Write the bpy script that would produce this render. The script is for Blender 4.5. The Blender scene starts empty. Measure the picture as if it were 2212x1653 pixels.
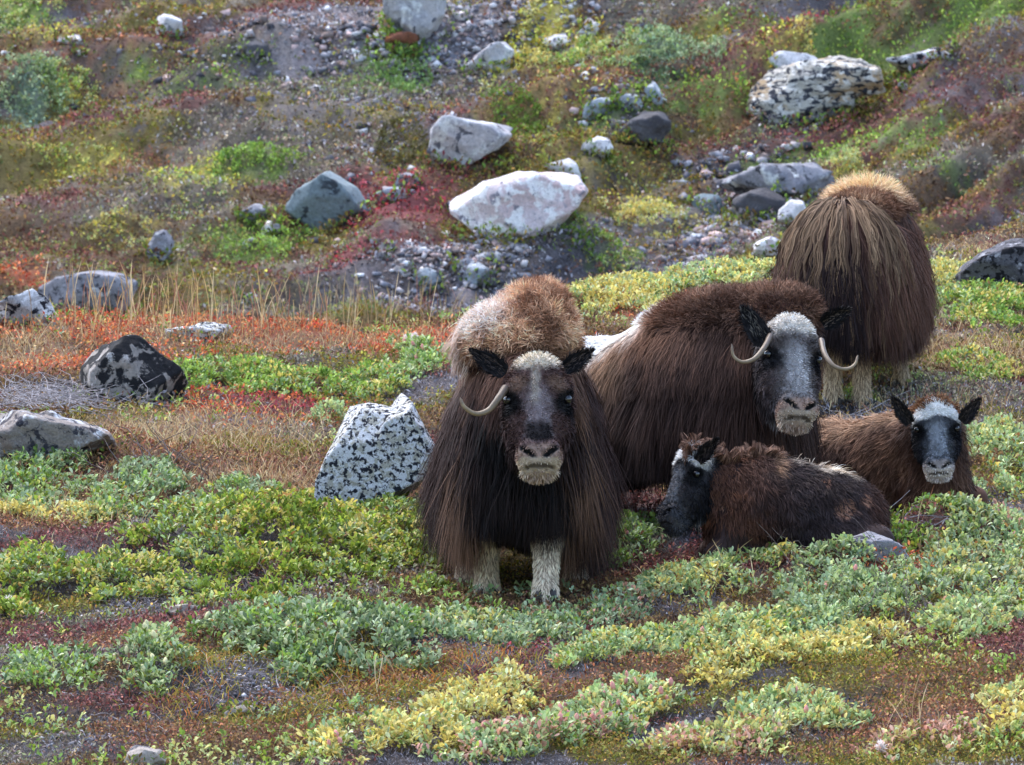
import bpy, math, random
import numpy as np
from mathutils import Vector, Matrix
R = math.radians
rng = np.random.default_rng(11)
random.seed(5)
C = bpy.context.scene
COL = C.collection

# ------------------------------------------------------------------ camera
# photograph measures (2212 x 1653 frame) are turned into rays of this camera
FPX = 16590.0
CAM = np.array([0.0, -30.0, 2.0])
PITCH = -0.0382
cam_d = bpy.data.cameras.new('camera')
cam = bpy.data.objects.new('camera', cam_d); COL.objects.link(cam)
cam.location = CAM; cam.rotation_euler = (math.pi/2 + PITCH, 0, 0)
cam_d.sensor_width = 36.0
cam_d.lens = 36.0 * FPX / 2212.0
cam_d.clip_start = 0.5; cam_d.clip_end = 3000
cam_d.dof.use_dof = True; cam_d.dof.focus_distance = 30.6; cam_d.dof.aperture_fstop = 15
C.camera = cam

# ------------------------------------------------------------------ sky, sun, exposure (overcast)
SUN_EL, SUN_AZ = R(58), R(200)      # high, from behind left: soft rim on the backs
world = bpy.data.worlds.new("World"); C.world = world; world.use_nodes = True
nt = world.node_tree
sky = nt.nodes.new('ShaderNodeTexSky'); sky.sky_type = 'NISHITA'; sky.sun_disc = False
sky.sun_elevation = SUN_EL; sky.sun_rotation = R(-35); sky.air_density = 1.0; sky.dust_density = 2.0; sky.ozone_density = 1.0
nt.links.new(sky.outputs[0], nt.nodes['Background'].inputs[0]); nt.nodes['Background'].inputs[1].default_value = 0.15
sl = bpy.data.lights.new('sun', 'SUN'); sl.energy = 0.95; sl.angle = R(60); sl.color = (1.0, 0.97, 0.94)
so = bpy.data.objects.new('sun', sl); COL.objects.link(so)
az = R(-35)
sd = Vector((math.sin(az)*math.cos(SUN_EL), math.cos(az)*math.cos(SUN_EL), math.sin(SUN_EL)))
so.rotation_euler = sd.to_track_quat('Z', 'Y').to_euler(); so.location = (0, 0, 20)
C.view_settings.view_transform = 'Standard'; C.view_settings.look = 'None'
C.view_settings.exposure = 1.84; C.view_settings.gamma = 1.0
C.render.engine = 'CYCLES'
C.cycles.max_bounces = 5; C.cycles.diffuse_bounces = 4; C.cycles.glossy_bounces = 2
C.cycles.transmission_bounces = 2; C.cycles.transparent_max_bounces = 4
C.cycles.use_denoising = True

# ------------------------------------------------------------------ numpy helpers
def S(r, g, b):
    c = np.array([r, g, b], float)/255.0
    return np.where(c <= .04045, c/12.92, ((c+.055)/1.055)**2.4)
def sm(a, b, x):
    t = np.clip((x-a)/(b-a), 0, 1); return t*t*(3-2*t)
def nrmz(v):
    return v/np.maximum(np.linalg.norm(v, axis=-1, keepdims=True), 1e-9)
def hsh(ix, iy, iz, seed):
    h = (ix*374761393 + iy*668265263 + iz*1274126177 + seed*974711) & 0xffffffff
    h = ((h ^ (h >> 13))*1274126177) & 0xffffffff
    return ((h ^ (h >> 16)) & 0xffff)/65535.0
def vnoise(x, y, z=None, seed=0):
    if z is None:
        ix = np.floor(x).astype(np.int64); iy = np.floor(y).astype(np.int64)
        fx = x-ix; fy = y-iy; fx = fx*fx*(3-2*fx); fy = fy*fy*(3-2*fy)
        a = hsh(ix, iy, 0, seed); b = hsh(ix+1, iy, 0, seed); c = hsh(ix, iy+1, 0, seed); d = hsh(ix+1, iy+1, 0, seed)
        return (a*(1-fx)+b*fx)*(1-fy)+(c*(1-fx)+d*fx)*fy
    ix = np.floor(x).astype(np.int64); iy = np.floor(y).astype(np.int64); iz = np.floor(z).astype(np.int64)
    fx = x-ix; fy = y-iy; fz = z-iz
    fx = fx*fx*(3-2*fx); fy = fy*fy*(3-2*fy); fz = fz*fz*(3-2*fz)
    r = 0
    for dz in (0, 1):
        a = hsh(ix, iy, iz+dz, seed); b = hsh(ix+1, iy, iz+dz, seed); c = hsh(ix, iy+1, iz+dz, seed); d = hsh(ix+1, iy+1, iz+dz, seed)
        r = r + ((a*(1-fx)+b*fx)*(1-fy)+(c*(1-fx)+d*fx)*fy)*(fz if dz else 1-fz)
    return r
def fbm(x, y, z=None, seed=0, o=4):
    s = 0; a = .5; f = 1.0; t = 0
    for i in range(o):
        s = s + a*vnoise(x*f+i*17.3, y*f+i*5.1, None if z is None else z*f+i*9.7, seed+i); t += a; a *= .5; f *= 2.03
    return s/t

# ------------------------------------------------------------------ mesh / object helpers
def mesh_np(name, V, F, mat, parent=None, col=None, smooth=True, link=True):
    """F: list of int arrays (n,3) or (n,4)."""
    me = bpy.data.meshes.new(name)
    V = np.asarray(V, np.float32)
    me.vertices.add(len(V)); me.vertices.foreach_set('co', V.ravel())
    if not isinstance(F, (list, tuple)): F = [F]
    idx = np.concatenate([np.asarray(f, np.int32).ravel() for f in F])
    tot = np.concatenate([np.full(len(f), f.shape[1], np.int32) for f in F])
    st = np.concatenate([[0], np.cumsum(tot)[:-1]]).astype(np.int32)
    me.loops.add(len(idx)); me.loops.foreach_set('vertex_index', idx)
    me.polygons.add(len(tot)); me.polygons.foreach_set('loop_start', st)
    if smooth: me.polygons.foreach_set('use_smooth', np.ones(len(tot), bool))
    if col is not None:
        a = me.color_attributes.new('Col', 'FLOAT_COLOR', 'POINT')
        c4 = np.ones((len(V), 4), np.float32); c4[:, :3] = col
        a.data.foreach_set('color', c4.ravel())
    me.update(calc_edges=True)
    me.materials.append(mat)
    o = bpy.data.objects.new(name, me)
    COL.objects.link(o)
    if parent is not None: o.parent = parent
    return o
def tag(o, label=None, cat=None, group=None, kind=None):
    if label: o['label'] = label
    if cat: o['category'] = cat
    if group: o['group'] = group
    if kind: o['kind'] = kind
    return o
def thing(name, label, cat, loc=(0, 0, 0), rotz=0, group=None):
    o = bpy.data.objects.new(name, None); COL.objects.link(o); o.empty_display_size = .1
    o.location = loc; o.rotation_euler = (0, 0, rotz)
    return tag(o, label, cat, group)

# ------------------------------------------------------------------ materials
def new_mat(name):
    m = bpy.data.materials.new(name); m.use_nodes = True
    return m, m.node_tree, m.node_tree.nodes['Principled BSDF']
def attr_mat(name, rough=.7, spec=.3, transl=0.0, var=0.0, scale=60, sheen=0):
    m, t, b = new_mat(name)
    a = t.nodes.new('ShaderNodeAttribute'); a.attribute_name = 'Col'
    src = a.outputs['Color']
    if var:
        n = t.nodes.new('ShaderNodeTexNoise'); n.inputs['Scale'].default_value = scale; n.inputs['Detail'].default_value = 4
        tc = t.nodes.new('ShaderNodeTexCoord'); t.links.new(tc.outputs['Object'], n.inputs['Vector'])
        mr = t.nodes.new('ShaderNodeMapRange'); mr.inputs['From Min'].default_value = .25; mr.inputs['From Max'].default_value = .75
        mr.inputs['To Min'].default_value = 1-var; mr.inputs['To Max'].default_value = 1+var
        t.links.new(n.outputs['Fac'], mr.inputs['Value'])
        mu = t.nodes.new('ShaderNodeVectorMath'); mu.operation = 'SCALE'
        t.links.new(src, mu.inputs[0]); t.links.new(mr.outputs[0], mu.inputs['Scale']); src = mu.outputs[0]
    t.links.new(src, b.inputs['Base Color'])
    b.inputs['Roughness'].default_value = rough; b.inputs['Specular IOR Level'].default_value = spec
    if transl:
        tr = t.nodes.new('ShaderNodeBsdfTranslucent'); t.links.new(src, tr.inputs[0])
        mx = t.nodes.new('ShaderNodeMixShader'); mx.inputs[0].default_value = transl
        t.links.new(b.outputs[0], mx.inputs[1]); t.links.new(tr.outputs[0], mx.inputs[2])
        t.links.new(mx.outputs[0], t.nodes['Material Output'].inputs[0])
    return m
def plain_mat(name, c, rough=.5, spec=.5, bump=0, scale=30, c2=None):
    m, t, b = new_mat(name)
    b.inputs['Base Color'].default_value = (*c, 1); b.inputs['Roughness'].default_value = rough
    b.inputs['Specular IOR Level'].default_value = spec
    if c2 is not None:
        n = t.nodes.new('ShaderNodeTexNoise'); n.inputs['Scale'].default_value = scale; n.inputs['Detail'].default_value = 5
        tc = t.nodes.new('ShaderNodeTexCoord'); t.links.new(tc.outputs['Object'], n.inputs['Vector'])
        r = t.nodes.new('ShaderNodeValToRGB'); r.color_ramp.elements[0].position = .35; r.color_ramp.elements[1].position = .65
        r.color_ramp.elements[0].color = (*c, 1); r.color_ramp.elements[1].color = (*c2, 1)
        t.links.new(n.outputs['Fac'], r.inputs[0]); t.links.new(r.outputs[0], b.inputs['Base Color'])
    return m
M_LEAF = attr_mat('leaf', .55, .35, .3)
M_HEATH = attr_mat('heath_leaf', .75, .2, .2)
M_TWIG = plain_mat('twig_bark', S(70, 58, 54), .8, .2, c2=S(118, 108, 104), scale=40)
M_DEAD = plain_mat('dead_wood', S(120, 112, 112), .8, .2, c2=S(176, 170, 172), scale=40)
M_FLUFF = plain_mat('seed_fluff', S(235, 225, 218), .9, .1, c2=S(205, 190, 180), scale=60)
M_CATKIN = plain_mat('pink_catkin', S(200, 120, 116), .8, .2, c2=S(225, 165, 150), scale=90)
M_CATKINY = plain_mat('pale_catkin', S(200, 190, 130), .8, .2, c2=S(225, 218, 175), scale=90)
M_FUR = attr_mat('fur', .7, .16)
M_SKIN = attr_mat('hide', .75, .25, var=.15, scale=40)
M_EYE = plain_mat('eye', (0.006, 0.005, 0.006), .06, .8)
M_HOOF = plain_mat('hoof', S(38, 32, 30), .5, .4, c2=S(62, 54, 48), scale=30)

# ground: vertex colours carry which plants / soil cover each spot; fine noise on top
def ground_mat():
    m, t, b = new_mat('tundra_soil')
    a = t.nodes.new('ShaderNodeAttribute'); a.attribute_name = 'Col'
    tc = t.nodes.new('ShaderNodeTexCoord')
    n = t.nodes.new('ShaderNodeTexNoise'); n.inputs['Scale'].default_value = 45; n.inputs['Detail'].default_value = 6; n.inputs['Roughness'].default_value = .7
    t.links.new(tc.outputs['Object'], n.inputs['Vector'])
    mr = t.nodes.new('ShaderNodeMapRange'); mr.inputs['From Min'].default_value = .3; mr.inputs['From Max'].default_value = .7
    mr.inputs['To Min'].default_value = .45; mr.inputs['To Max'].default_value = 1.5
    t.links.new(n.outputs['Fac'], mr.inputs['Value'])
    mu = t.nodes.new('ShaderNodeVectorMath'); mu.operation = 'SCALE'
    t.links.new(a.outputs['Color'], mu.inputs[0]); t.links.new(mr.outputs[0], mu.inputs['Scale'])
    t.links.new(mu.outputs[0], b.inputs['Base Color']); b.inputs['Roughness'].default_value = .9; b.inputs['Specular IOR Level'].default_value = .15
    bp = t.nodes.new('ShaderNodeBump'); bp.inputs['Strength'].default_value = .8; bp.inputs['Distance'].default_value = .03
    t.links.new(n.outputs['Fac'], bp.inputs['Height']); t.links.new(bp.outputs[0], b.inputs['Normal'])
    return m
M_GROUND = ground_mat()

def rock_mat(name, base, base2, white=.0, black=.0, wc=S(215, 215, 212), bc=S(38, 38, 42), scale=14, tint=None, seed=0, streak=(1, 1, 1)):
    """two-tone stone with crisp white and black lichen blotches"""
    m, t, b = new_mat(name); L = t.links.new
    tc = t.nodes.new('ShaderNodeTexCoord'); mp = t.nodes.new('ShaderNodeMapping'); mp.inputs['Location'].default_value = (seed*3.1, seed*1.7, seed*.9)
    mp.inputs['Scale'].default_value = streak
    L(tc.outputs['Object'], mp.inputs[0])
    def noise(sc, det=6, ro=.6, dist=0):
        n = t.nodes.new('ShaderNodeTexNoise'); n.inputs['Scale'].default_value = sc; n.inputs['Detail'].default_value = det
        n.inputs['Roughness'].default_value = ro; n.inputs['Distortion'].default_value = dist; L(mp.outputs[0], n.inputs['Vector']); return n.outputs['Fac']
    def ramp(s, a, bb, ca, cb):
        r = t.nodes.new('ShaderNodeValToRGB'); r.color_ramp.elements[0].position = a; r.color_ramp.elements[1].position = bb
        r.color_ramp.elements[0].color = (*ca, 1); r.color_ramp.elements[1].color = (*cb, 1); L(s, r.inputs[0]); return r.outputs[0]
    def mix(f, c1, c2):
        x = t.nodes.new('ShaderNodeMix'); x.data_type = 'RGBA'; L(f, x.inputs[0]); L(c1, x.inputs[6])
        if isinstance(c2, np.ndarray): x.inputs[7].default_value = (*c2, 1)
        else: L(c2, x.inputs[7])
        return x.outputs[2]
    c = ramp(noise(scale*.35, 8, .7, .4), .35, .65, base, base2)
    if tint is not None:
        c = mix(ramp(noise(scale*.2, 4), .5, .6, (0, 0, 0), (1, 1, 1)), c, tint)
    if white > 0:
        k = .66-.25*white
        c = mix(ramp(noise(scale*.8, 7, .62, .6), k, k+.06, (0, 0, 0), (1, 1, 1)), c, wc)
        c = mix(ramp(noise(scale*2.6, 5, .7), .56, .66, (0, 0, 0), (.8, .8, .8)), c, (base+wc)*.33)
    if black > 0:
        k = .66-.25*black
        mp2 = noise(scale*1.3+.7, 7, .62, .3)
        c = mix(ramp(mp2, k, k+.045, (0, 0, 0), (1, 1, 1)), c, bc)
        c = mix(ramp(noise(scale*3.4+1, 4, .7), .60, .66, (0, 0, 0), (.75, .75, .75)), c, bc*1.4)
    sp = ramp(noise(scale*9, 3), .3, .7, (.8, .8, .8), (1.2, 1.2, 1.2))
    x = t.nodes.new('ShaderNodeMix'); x.data_type = 'RGBA'; x.blend_type = 'MULTIPLY'; x.inputs[0].default_value = 1; L(c, x.inputs[6]); L(sp, x.inputs[7])
    L(x.outputs[2], b.inputs['Base Color']); b.inputs['Roughness'].default_value = .85; b.inputs['Specular IOR Level'].default_value = .25
    bp = t.nodes.new('ShaderNodeBump'); bp.inputs['Strength'].default_value = .9; bp.inputs['Distance'].default_value = .05
    L(noise(scale*.9, 9, .72), bp.inputs['Height']); L(bp.outputs[0], b.inputs['Normal'])
    return m

# ------------------------------------------------------------------ terrain
# local swells: x, y, height, radius x, radius y
BUMPS = []
def bumps_at(x, y):
    z = 0
    for (bx, by, h, rx, ry) in BUMPS:
        z = z + h*np.exp(-((x-bx)/rx)**2-((y-by)/ry)**2)
    return z
def contour(x, y):
    """hillside bands run level on the left and climb to the right"""
    u = np.clip((x+1.5)/5.5, 0, 1)
    return y-1.3*5.5*u*u*(.5+.25*u)
def ground(x, y):
    x = np.asarray(x, float); y = np.asarray(y, float)
    yc = np.interp(x, [-3, -.6, .3, .9, 1.7, 2.6, 4], [8.9, 8.75, 10.2, 10.9, 11.3, 12.6, 14])
    yc = yc+.5*(fbm(x*1.1, y*0+3.3, seed=4, o=3)-.5)
    near = .093*np.minimum(y, yc)
    near = near+.10*(fbm(x*.9, y*.55, seed=1, o=3)-.5)+.085*(fbm(x*2.8, y*2.0, seed=2, o=4)-.5)
    near = near - .34*np.maximum(y-yc, 0) + bumps_at(x, y)
    tl = .03*x
    q = contour(x, y)
    far = .25*(y-25)+.22+tl+.6*(fbm(x*.25, q*.22, seed=21, o=3)-.5)
    st = q*.42+1.5*fbm(x*.35, q*.3, seed=24, o=3); fr = st-np.floor(st)
    far = far+.40*(sm(0, .42, fr)-fr)*sm(.35, .6, fbm(x*.6, q*.25, seed=25, o=2))
    far = far+.55*(fbm(x*.55, q*.9, seed=22, o=4)-.5)+.26*(fbm(x*1.5, q*2.6, seed=23, o=4)-.5)
    far = np.where(y > 46, far-.10*(y-46), far)
    far = np.where(y > 90, 9+.12*(y-90)*0+.02*(y-90), far)
    k = .25
    h = np.clip(.5+.5*(near-far)/k, 0, 1)
    z = far*(1-h)+near*h+k*h*(1-h)
    # in front of the herd the bench keeps falling gently towards the camera
    return z
def ray(u, v):
    a = (np.asarray(u, float)-1106.0)/FPX; b = (826.5-np.asarray(v, float))/FPX
    cp, sp = math.cos(PITCH), math.sin(PITCH)
    return a, cp-b*sp, sp+b*cp          # x, y, z
def P(u, v, d):
    """world point seen at (u, v) at d metres in front of the camera"""
    x, y, z = ray(u, v); k = d/y
    return np.array([CAM[0]+x*k, CAM[1]+d, CAM[2]+z*k])
def cast(u, v, dmin=22.0, dmax=110.0):
    x, y, z = ray(u, v)
    ds = np.concatenate([np.arange(dmin, 46, .04), np.arange(46, dmax, .1)])
    k = ds/y
    X = CAM[0]+x*k; Y = CAM[1]+ds; Z = CAM[2]+z*k
    f = Z-ground(X, Y)
    i = np.nonzero(f <= 0)[0]
    i = i[0] if len(i) else len(ds)-1
    return np.array([X[i], Y[i], float(ground(X[i], Y[i]))])
def ppm(d): return FPX/d
def affine(u, v, ru, rv, rot):
    """ellipse of the photograph laid on the ground: centre and 2x2 matrix world->unit disc"""
    c = cast(u, v); d = c[1]+30
    sx = 1/ppm(d)
    # depth metres per pixel from local slope of the macro plane
    slope = .093 if c[1] < 16 else .25
    g = (CAM[2]-c[2])/d + slope
    sy = d/(FPX*max(g, .06))
    cr, sr = math.cos(R(rot)), math.sin(R(rot))
    # photo axes (u right, v down): axis1 = (cr,-sr)*ru, axis2 = (sr,cr)*rv
    A = np.array([[cr*ru*sx, sr*rv*sx], [sr*ru*sy, -cr*rv*sy]])
    return c, A, np.linalg.inv(A)

# swells placed where the photograph shows them
def swell(u, v, h, rx, ry):
    c = cast(u, v); BUMPS.append((c[0], c[1], h, rx, ry))
BUMPS += [(0.05, 1.15, -.13, .7, .55)]
BUMPS += [(1.40, .62, .10, .36, .24), (1.78, 1.45, .12, .34, .26)]
swell(560, 1190, .10, .60, .45)
swell(760, 1400, .07, .55, .35)
swell(200, 1010, .10, .5, .5)
swell(1500, 1480, .05, .7, .3)

# ------------------------------------------------------------------ what grows where
PAL = {
 'base':   [S(116,106,90), S(100,86,78), S(134,124,108), S(122,124,90), S(94,78,76), S(146,140,140), S(150,134,110), S(110,116,78), S(126,98,84)],
 'brown':  [S(112,84,58), S(96,66,52), S(132,104,66), S(118,98,56), S(84,64,48)],
 'rust':   [S(136,92,66), S(116,74,62), S(148,112,72), S(110,92,64), S(156,98,70)],
 'olive':  [S(112,112,48), S(132,126,50), S(92,92,44), S(126,102,48), S(146,110,52)],
 'green':  [S(106,134,56), S(128,154,62), S(88,112,50), S(146,160,70), S(110,122,58)],
 'yellow': [S(206,194,84), S(188,180,72), S(222,204,96), S(166,172,76), S(202,160,66)],
 'blue':   [S(122,146,124), S(102,128,108), S(140,160,136), S(92,112,92), S(134,150,112)],
 'red':    [S(146,62,68), S(168,70,74), S(118,56,62), S(130,84,74), S(104,66,66)],
 'maroon': [S(122,72,68), S(104,60,60), S(138,88,76), S(90,62,58), S(118,92,74)],
 'orange': [S(198,106,62), S(178,82,54), S(206,130,78), S(150,84,60), S(188,72,56), S(178,140,98)],
 'straw':  [S(186,160,116), S(166,138,96), S(202,180,140), S(152,116,92), S(138,120,74), S(176,130,112)],
 'gravel': [S(150,148,154), S(126,124,132), S(176,170,170), S(104,102,110), S(186,164,158), S(90,86,90)],
 'dark':   [S(66,62,66), S(84,80,84), S(56,50,50), S(100,96,100), S(80,66,62)],
 'grey':   [S(118,114,120), S(98,94,100), S(138,134,138), S(86,80,84), S(110,96,90)],
}
TYPES = list(PAL)
# (u, v, ru, rv, rotation (counter-clockwise), type, strength)
PATCH = [
 # far hillside
 (250,110,330,50,4,'rust',.7),(480,130,330,40,3,'maroon',.6),(120,160,200,30,3,'rust',.6),(660,120,200,60,0,'grey',.7),(760,60,230,60,0,'grey',.6),
 (640,60,200,22,4,'rust',.5),(210,20,260,14,0,'rust',.6),(350,38,230,12,6,'olive',.8),(50,60,100,34,-20,'green',.9),(110,75,60,25,0,'yellow',.6),
 (640,200,280,50,-4,'base',1),(300,160,110,16,4,'olive',.8),(420,150,110,22,5,'green',.7),
 (260,205,230,40,-5,'dark',.55),(215,230,80,22,-5,'olive',.9),(200,315,235,62,4,'olive',.95),(120,290,140,26,4,'rust',.6),(330,360,150,16,3,'rust',.8),
 (70,205,80,38,20,'blue',.9),(150,200,62,22,0,'yellow',.8),(300,175,60,14,0,'green',.7),
 (330,420,180,30,-4,'dark',.7),(240,400,80,20,0,'olive',.6),(90,410,100,40,0,'olive',.7),(180,370,90,18,5,'yellow',.5),
 (600,330,230,45,0,'base',1),(700,260,240,40,0,'grey',.5),(520,344,120,18,6,'green',.9),(420,400,70,55,0,'yellow',.55),(300,470,260,40,-3,'base',1),
 (240,505,80,16,10,'yellow',.6),(90,530,120,40,0,'brown',.7),(200,580,220,30,0,'maroon',.5),(60,600,80,18,0,'orange',.7),(430,530,200,25,0,'brown',.7),
 (540,560,120,34,0,'green',.8),(430,600,200,24,0,'olive',.8),(330,640,260,30,0,'olive',.6),
 (860,430,120,26,-8,'red',.9),(870,480,120,25,6,'red',.95),(800,530,150,22,3,'red',.85),(960,400,120,12,8,'red',.7),(700,560,150,18,0,'maroon',.9),(900,520,150,40,0,'maroon',.7),
 (1050,560,190,50,0,'gravel',.85),(900,610,150,40,0,'gravel',.7),(1000,640,220,26,0,'grey',.8),(740,640,200,20,0,'dark',.6),
 (830,120,200,50,-5,'gravel',.75),(980,130,180,60,0,'gravel',.8),(1100,40,330,40,0,'gravel',.7),(900,170,200,30,0,'gravel',.6),(1230,30,150,30,-5,'brown',.6),(860,95,60,16,0,'rust',1),
 (870,205,100,34,-4,'green',.8),(760,190,60,16,0,'base',1),(980,200,120,28,0,'base',1),
 (1150,120,110,32,22,'yellow',.95),(1270,128,115,34,12,'yellow',.8),(1400,105,90,24,0,'green',.6),(1450,125,115,30,-6,'blue',.95),(1420,170,110,24,-6,'dark',.6),
 (1100,255,58,34,0,'green',.9),(1190,225,110,30,10,'brown',.8),(1010,230,110,30,0,'base',1),
 (1560,205,150,28,14,'green',.95),(1330,262,230,20,14,'green',.9),(1140,295,140,18,16,'yellow',.5),(1240,300,150,18,14,'olive',.8),(1370,290,100,28,14,'dark',.9),(1390,355,110,40,10,'olive',.9),(1350,380,80,18,0,'green',.7),
 (1060,345,110,26,12,'brown',.7),(880,345,70,42,0,'olive',.7),(870,370,50,20,0,'dark',.6),
 (1530,330,150,22,12,'maroon',.8),(1480,390,160,40,5,'brown',.6),(1340,440,120,40,0,'dark',.8),
 (1330,500,160,36,8,'olive',.8),(1400,475,100,22,4,'yellow',.9),(1260,525,110,20,0,'green',.9),(1250,570,250,25,0,'grey',.8),
 (1620,400,180,60,10,'dark',.9),(1600,490,170,60,0,'gravel',.9),(1500,550,150,35,0,'gravel',.8),(1700,480,130,70,0,'gravel',.7),
 (1650,80,150,28,-8,'maroon',.9),(1740,50,140,22,10,'red',.35),(1600,130,130,16,0,'maroon',.8),(1560,60,180,22,12,'green',.5),
 (2020,70,260,60,14,'green',.95),(1850,140,110,30,8,'green',.9),(1700,120,90,24,0,'yellow',.4),(2100,20,200,30,14,'green',.8),(1960,30,90,18,14,'brown',.8),(2150,120,120,50,14,'brown',.6),
 (2050,200,220,50,5,'maroon',.5),(1990,265,160,24,5,'olive',.8),(2000,300,300,16,-2,'maroon',.95),(1800,310,160,14,6,'maroon',.7),(1830,340,180,26,4,'green',.8),(2060,340,200,26,-3,'green',.75),(1830,360,44,22,0,'yellow',.8),
 (2120,400,160,30,4,'base',1),(2080,440,180,20,8,'rust',.6),(2130,480,160,24,10,'maroon',.6),(2080,430,140,14,6,'dark',.7),(2150,540,120,26,12,'straw',.7),(2060,380,120,14,0,'green',.5),(2170,490,80,16,20,'grey',.8),
 (1750,420,260,30,12,'olive',.5),(1180,180,240,22,12,'rust',.5),(1700,250,300,22,12,'rust',.5),(1250,420,200,20,12,'olive',.6),
 # bench: crest band
 (500,735,580,44,-1,'orange',.95),(180,670,150,30,-10,'orange',.9),(650,760,400,26,0,'straw',.7),(880,745,200,34,0,'orange',.9),(250,790,300,24,0,'orange',.6),(60,760,120,40,0,'straw',.7),(100,800,120,16,5,'orange',.7),
 (1450,650,260,60,5,'straw',.6),(1380,660,110,20,0,'orange',.6),(1560,620,220,24,5,'olive',.5),
 (120,850,170,36,-4,'dark',.85),(330,870,160,30,-8,'grey',.8),(620,820,260,36,-6,'olive',.7),(600,885,200,24,-6,'red',.85),(520,905,220,24,-4,'orange',.6),(430,880,130,18,0,'orange',.8),(600,860,220,18,-4,'orange',.6),(760,870,90,18,0,'olive',.6),
 (450,960,330,60,-2,'straw',.5),(300,960,200,50,-4,'rust',.5),(560,975,260,24,0,'olive',.9),(560,910,200,18,0,'grey',.6),(480,1010,330,30,0,'rust',.5),(600,1050,300,26,0,'straw',.55),(300,930,120,60,0,'straw',.6),
 (100,1130,200,28,0,'rust',.8),(260,1080,200,30,0,'rust',.5),(330,1130,100,20,0,'grey',.6),(60,1100,150,14,0,'straw',.6),(820,1080,200,16,0,'straw',.8),
 (450,1270,400,30,0,'dark',.8),(250,1200,200,24,0,'dark',.6),(300,1330,260,34,0,'dark',.7),(350,1310,180,18,0,'grey',.8),(140,1390,240,30,0,'maroon',.8),(350,1380,180,26,0,'rust',.8),(800,1265,200,18,0,'brown',.7),
 (120,1440,260,12,0,'dark',.9),(560,1490,220,44,0,'grey',.85),(420,1530,240,30,0,'dark',.85),(200,1500,260,30,0,'dark',.7),(120,1560,260,40,0,'dark',.8),(260,1530,180,18,0,'maroon',.8),(380,1590,260,26,0,'rust',.6),(150,1620,200,20,0,'grey',.7),
 (830,1480,280,26,12,'rust',.9),(700,1540,320,24,14,'olive',.7),(1100,1440,200,18,12,'maroon',.9),(1180,1400,180,12,12,'red',.45),(900,1590,300,24,10,'maroon',.6),(600,1600,260,30,0,'rust',.7),
 (1360,1225,180,26,0,'maroon',.8),(1400,1260,240,22,0,'rust',.7),(1150,1270,200,20,0,'brown',.7),(960,1240,90,16,0,'brown',.9),(1000,1330,160,12,0,'brown',.6),(1450,1310,200,18,0,'grey',.6),(1600,1260,120,20,0,'dark',.5),
 (1870,1150,110,14,0,'rust',.9),(1860,1175,140,26,0,'grey',.9),(1930,1210,170,28,-4,'orange',.9),(1780,1245,120,14,0,'brown',.8),(2150,1250,120,40,0,'brown',.6),
 (2080,1070,170,40,0,'rust',.7),(2000,1090,170,30,0,'olive',.85),(2150,1130,100,30,0,'straw',.5),(2180,1090,60,20,0,'grey',.7),
 (2100,760,150,70,0,'straw',.55),(2050,860,200,40,0,'base',1),(1900,900,200,40,0,'grey',.7),(1870,960,200,30,0,'straw',.6),(2180,700,60,26,0,'brown',.6),(2130,900,100,50,0,'straw',.4),(1960,660,300,30,0,'straw',.5),
 (1900,1470,300,66,-2,'olive',.95),(1420,1480,320,34,2,'olive',.9),(1650,1500,300,40,0,'olive',.8),(2120,1480,200,60,0,'rust',.6),(1620,1540,220,18,0,'dark',.8),(1750,1570,200,14,0,'grey',.6),(2050,1560,260,40,0,'rust',.7),(1850,1620,400,30,0,'rust',.5),(1600,1600,250,30,0,'brown',.5),
 (1290,1500,200,36,5,'rust',.8),(1050,1520,200,40,8,'rust',.6),(1600,1340,150,20,0,'brown',.5),(1550,1490,120,10,0,'grey',.7),
]
PA = []
for (u, v, ru, rv, rot, ty, st) in PATCH:
    if v > 1240 and u > 850: rot += 7
    c, A, Ai = affine(u, v, ru, rv, rot)
    PA.append((c, Ai, TYPES.index(ty), st, np.linalg.norm(A, axis=1).max()*2))
def cover(x, y, rnd):
    """type index of what covers each ground point"""
    farq = y > 16; yq = np.where(farq, contour(x, y), y)
    n1 = np.where(farq, fbm(x*.9, yq*1.7, seed=31, o=4), fbm(x*3.0, y*1.5, seed=31, o=4)); n2 = np.where(farq, fbm(x*3, yq*6, seed=33, o=3), fbm(x*9, y*5, seed=32, o=3))
    out = np.zeros(len(x), int)
    # natural mosaic underneath
    m = fbm(x*.8+5, yq*.8, seed=41, o=4); m2 = fbm(x*1.1-9, yq*1.5, seed=42, o=4)
    out[(m > .56)] = TYPES.index('brown'); out[(m < .42)] = TYPES.index('grey'); out[(m2 > .62)] = TYPES.index('olive'); out[m2 < .36] = TYPES.index('maroon')
    for (c, Ai, ti, st, rad) in PA:
        near = (np.abs(x-c[0]) < rad*1.2) & (np.abs(y-c[1]) < rad*1.2)
        i = np.nonzero(near)[0]
        if not len(i): continue
        q = np.stack([x[i]-c[0], y[i]-c[1]], 1) @ Ai.T
        fq = c[1] > 16
        r = np.sqrt((q**2).sum(1))+(n1[i]-.5)*(1.8 if fq else 1.5)+(n2[i]-.5)*(1.3 if fq else .7)
        w = st*(.95 if fq else 1)*(1-sm(.7, 1.2, r))
        j = i[rnd[i] < w]
        out[j] = ti
        rnd = np.where(rnd < 1, (rnd*7.31+.137*ti) % 1.0, rnd)
    return out
PALA = np.zeros((len(TYPES), 9, 3)); 
for i, t in enumerate(TYPES):
    for k in range(9): PALA[i, k] = PAL[t][k % len(PAL[t])]
PMEAN = np.array([np.mean(PAL[t], axis=0) for t in TYPES])

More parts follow.
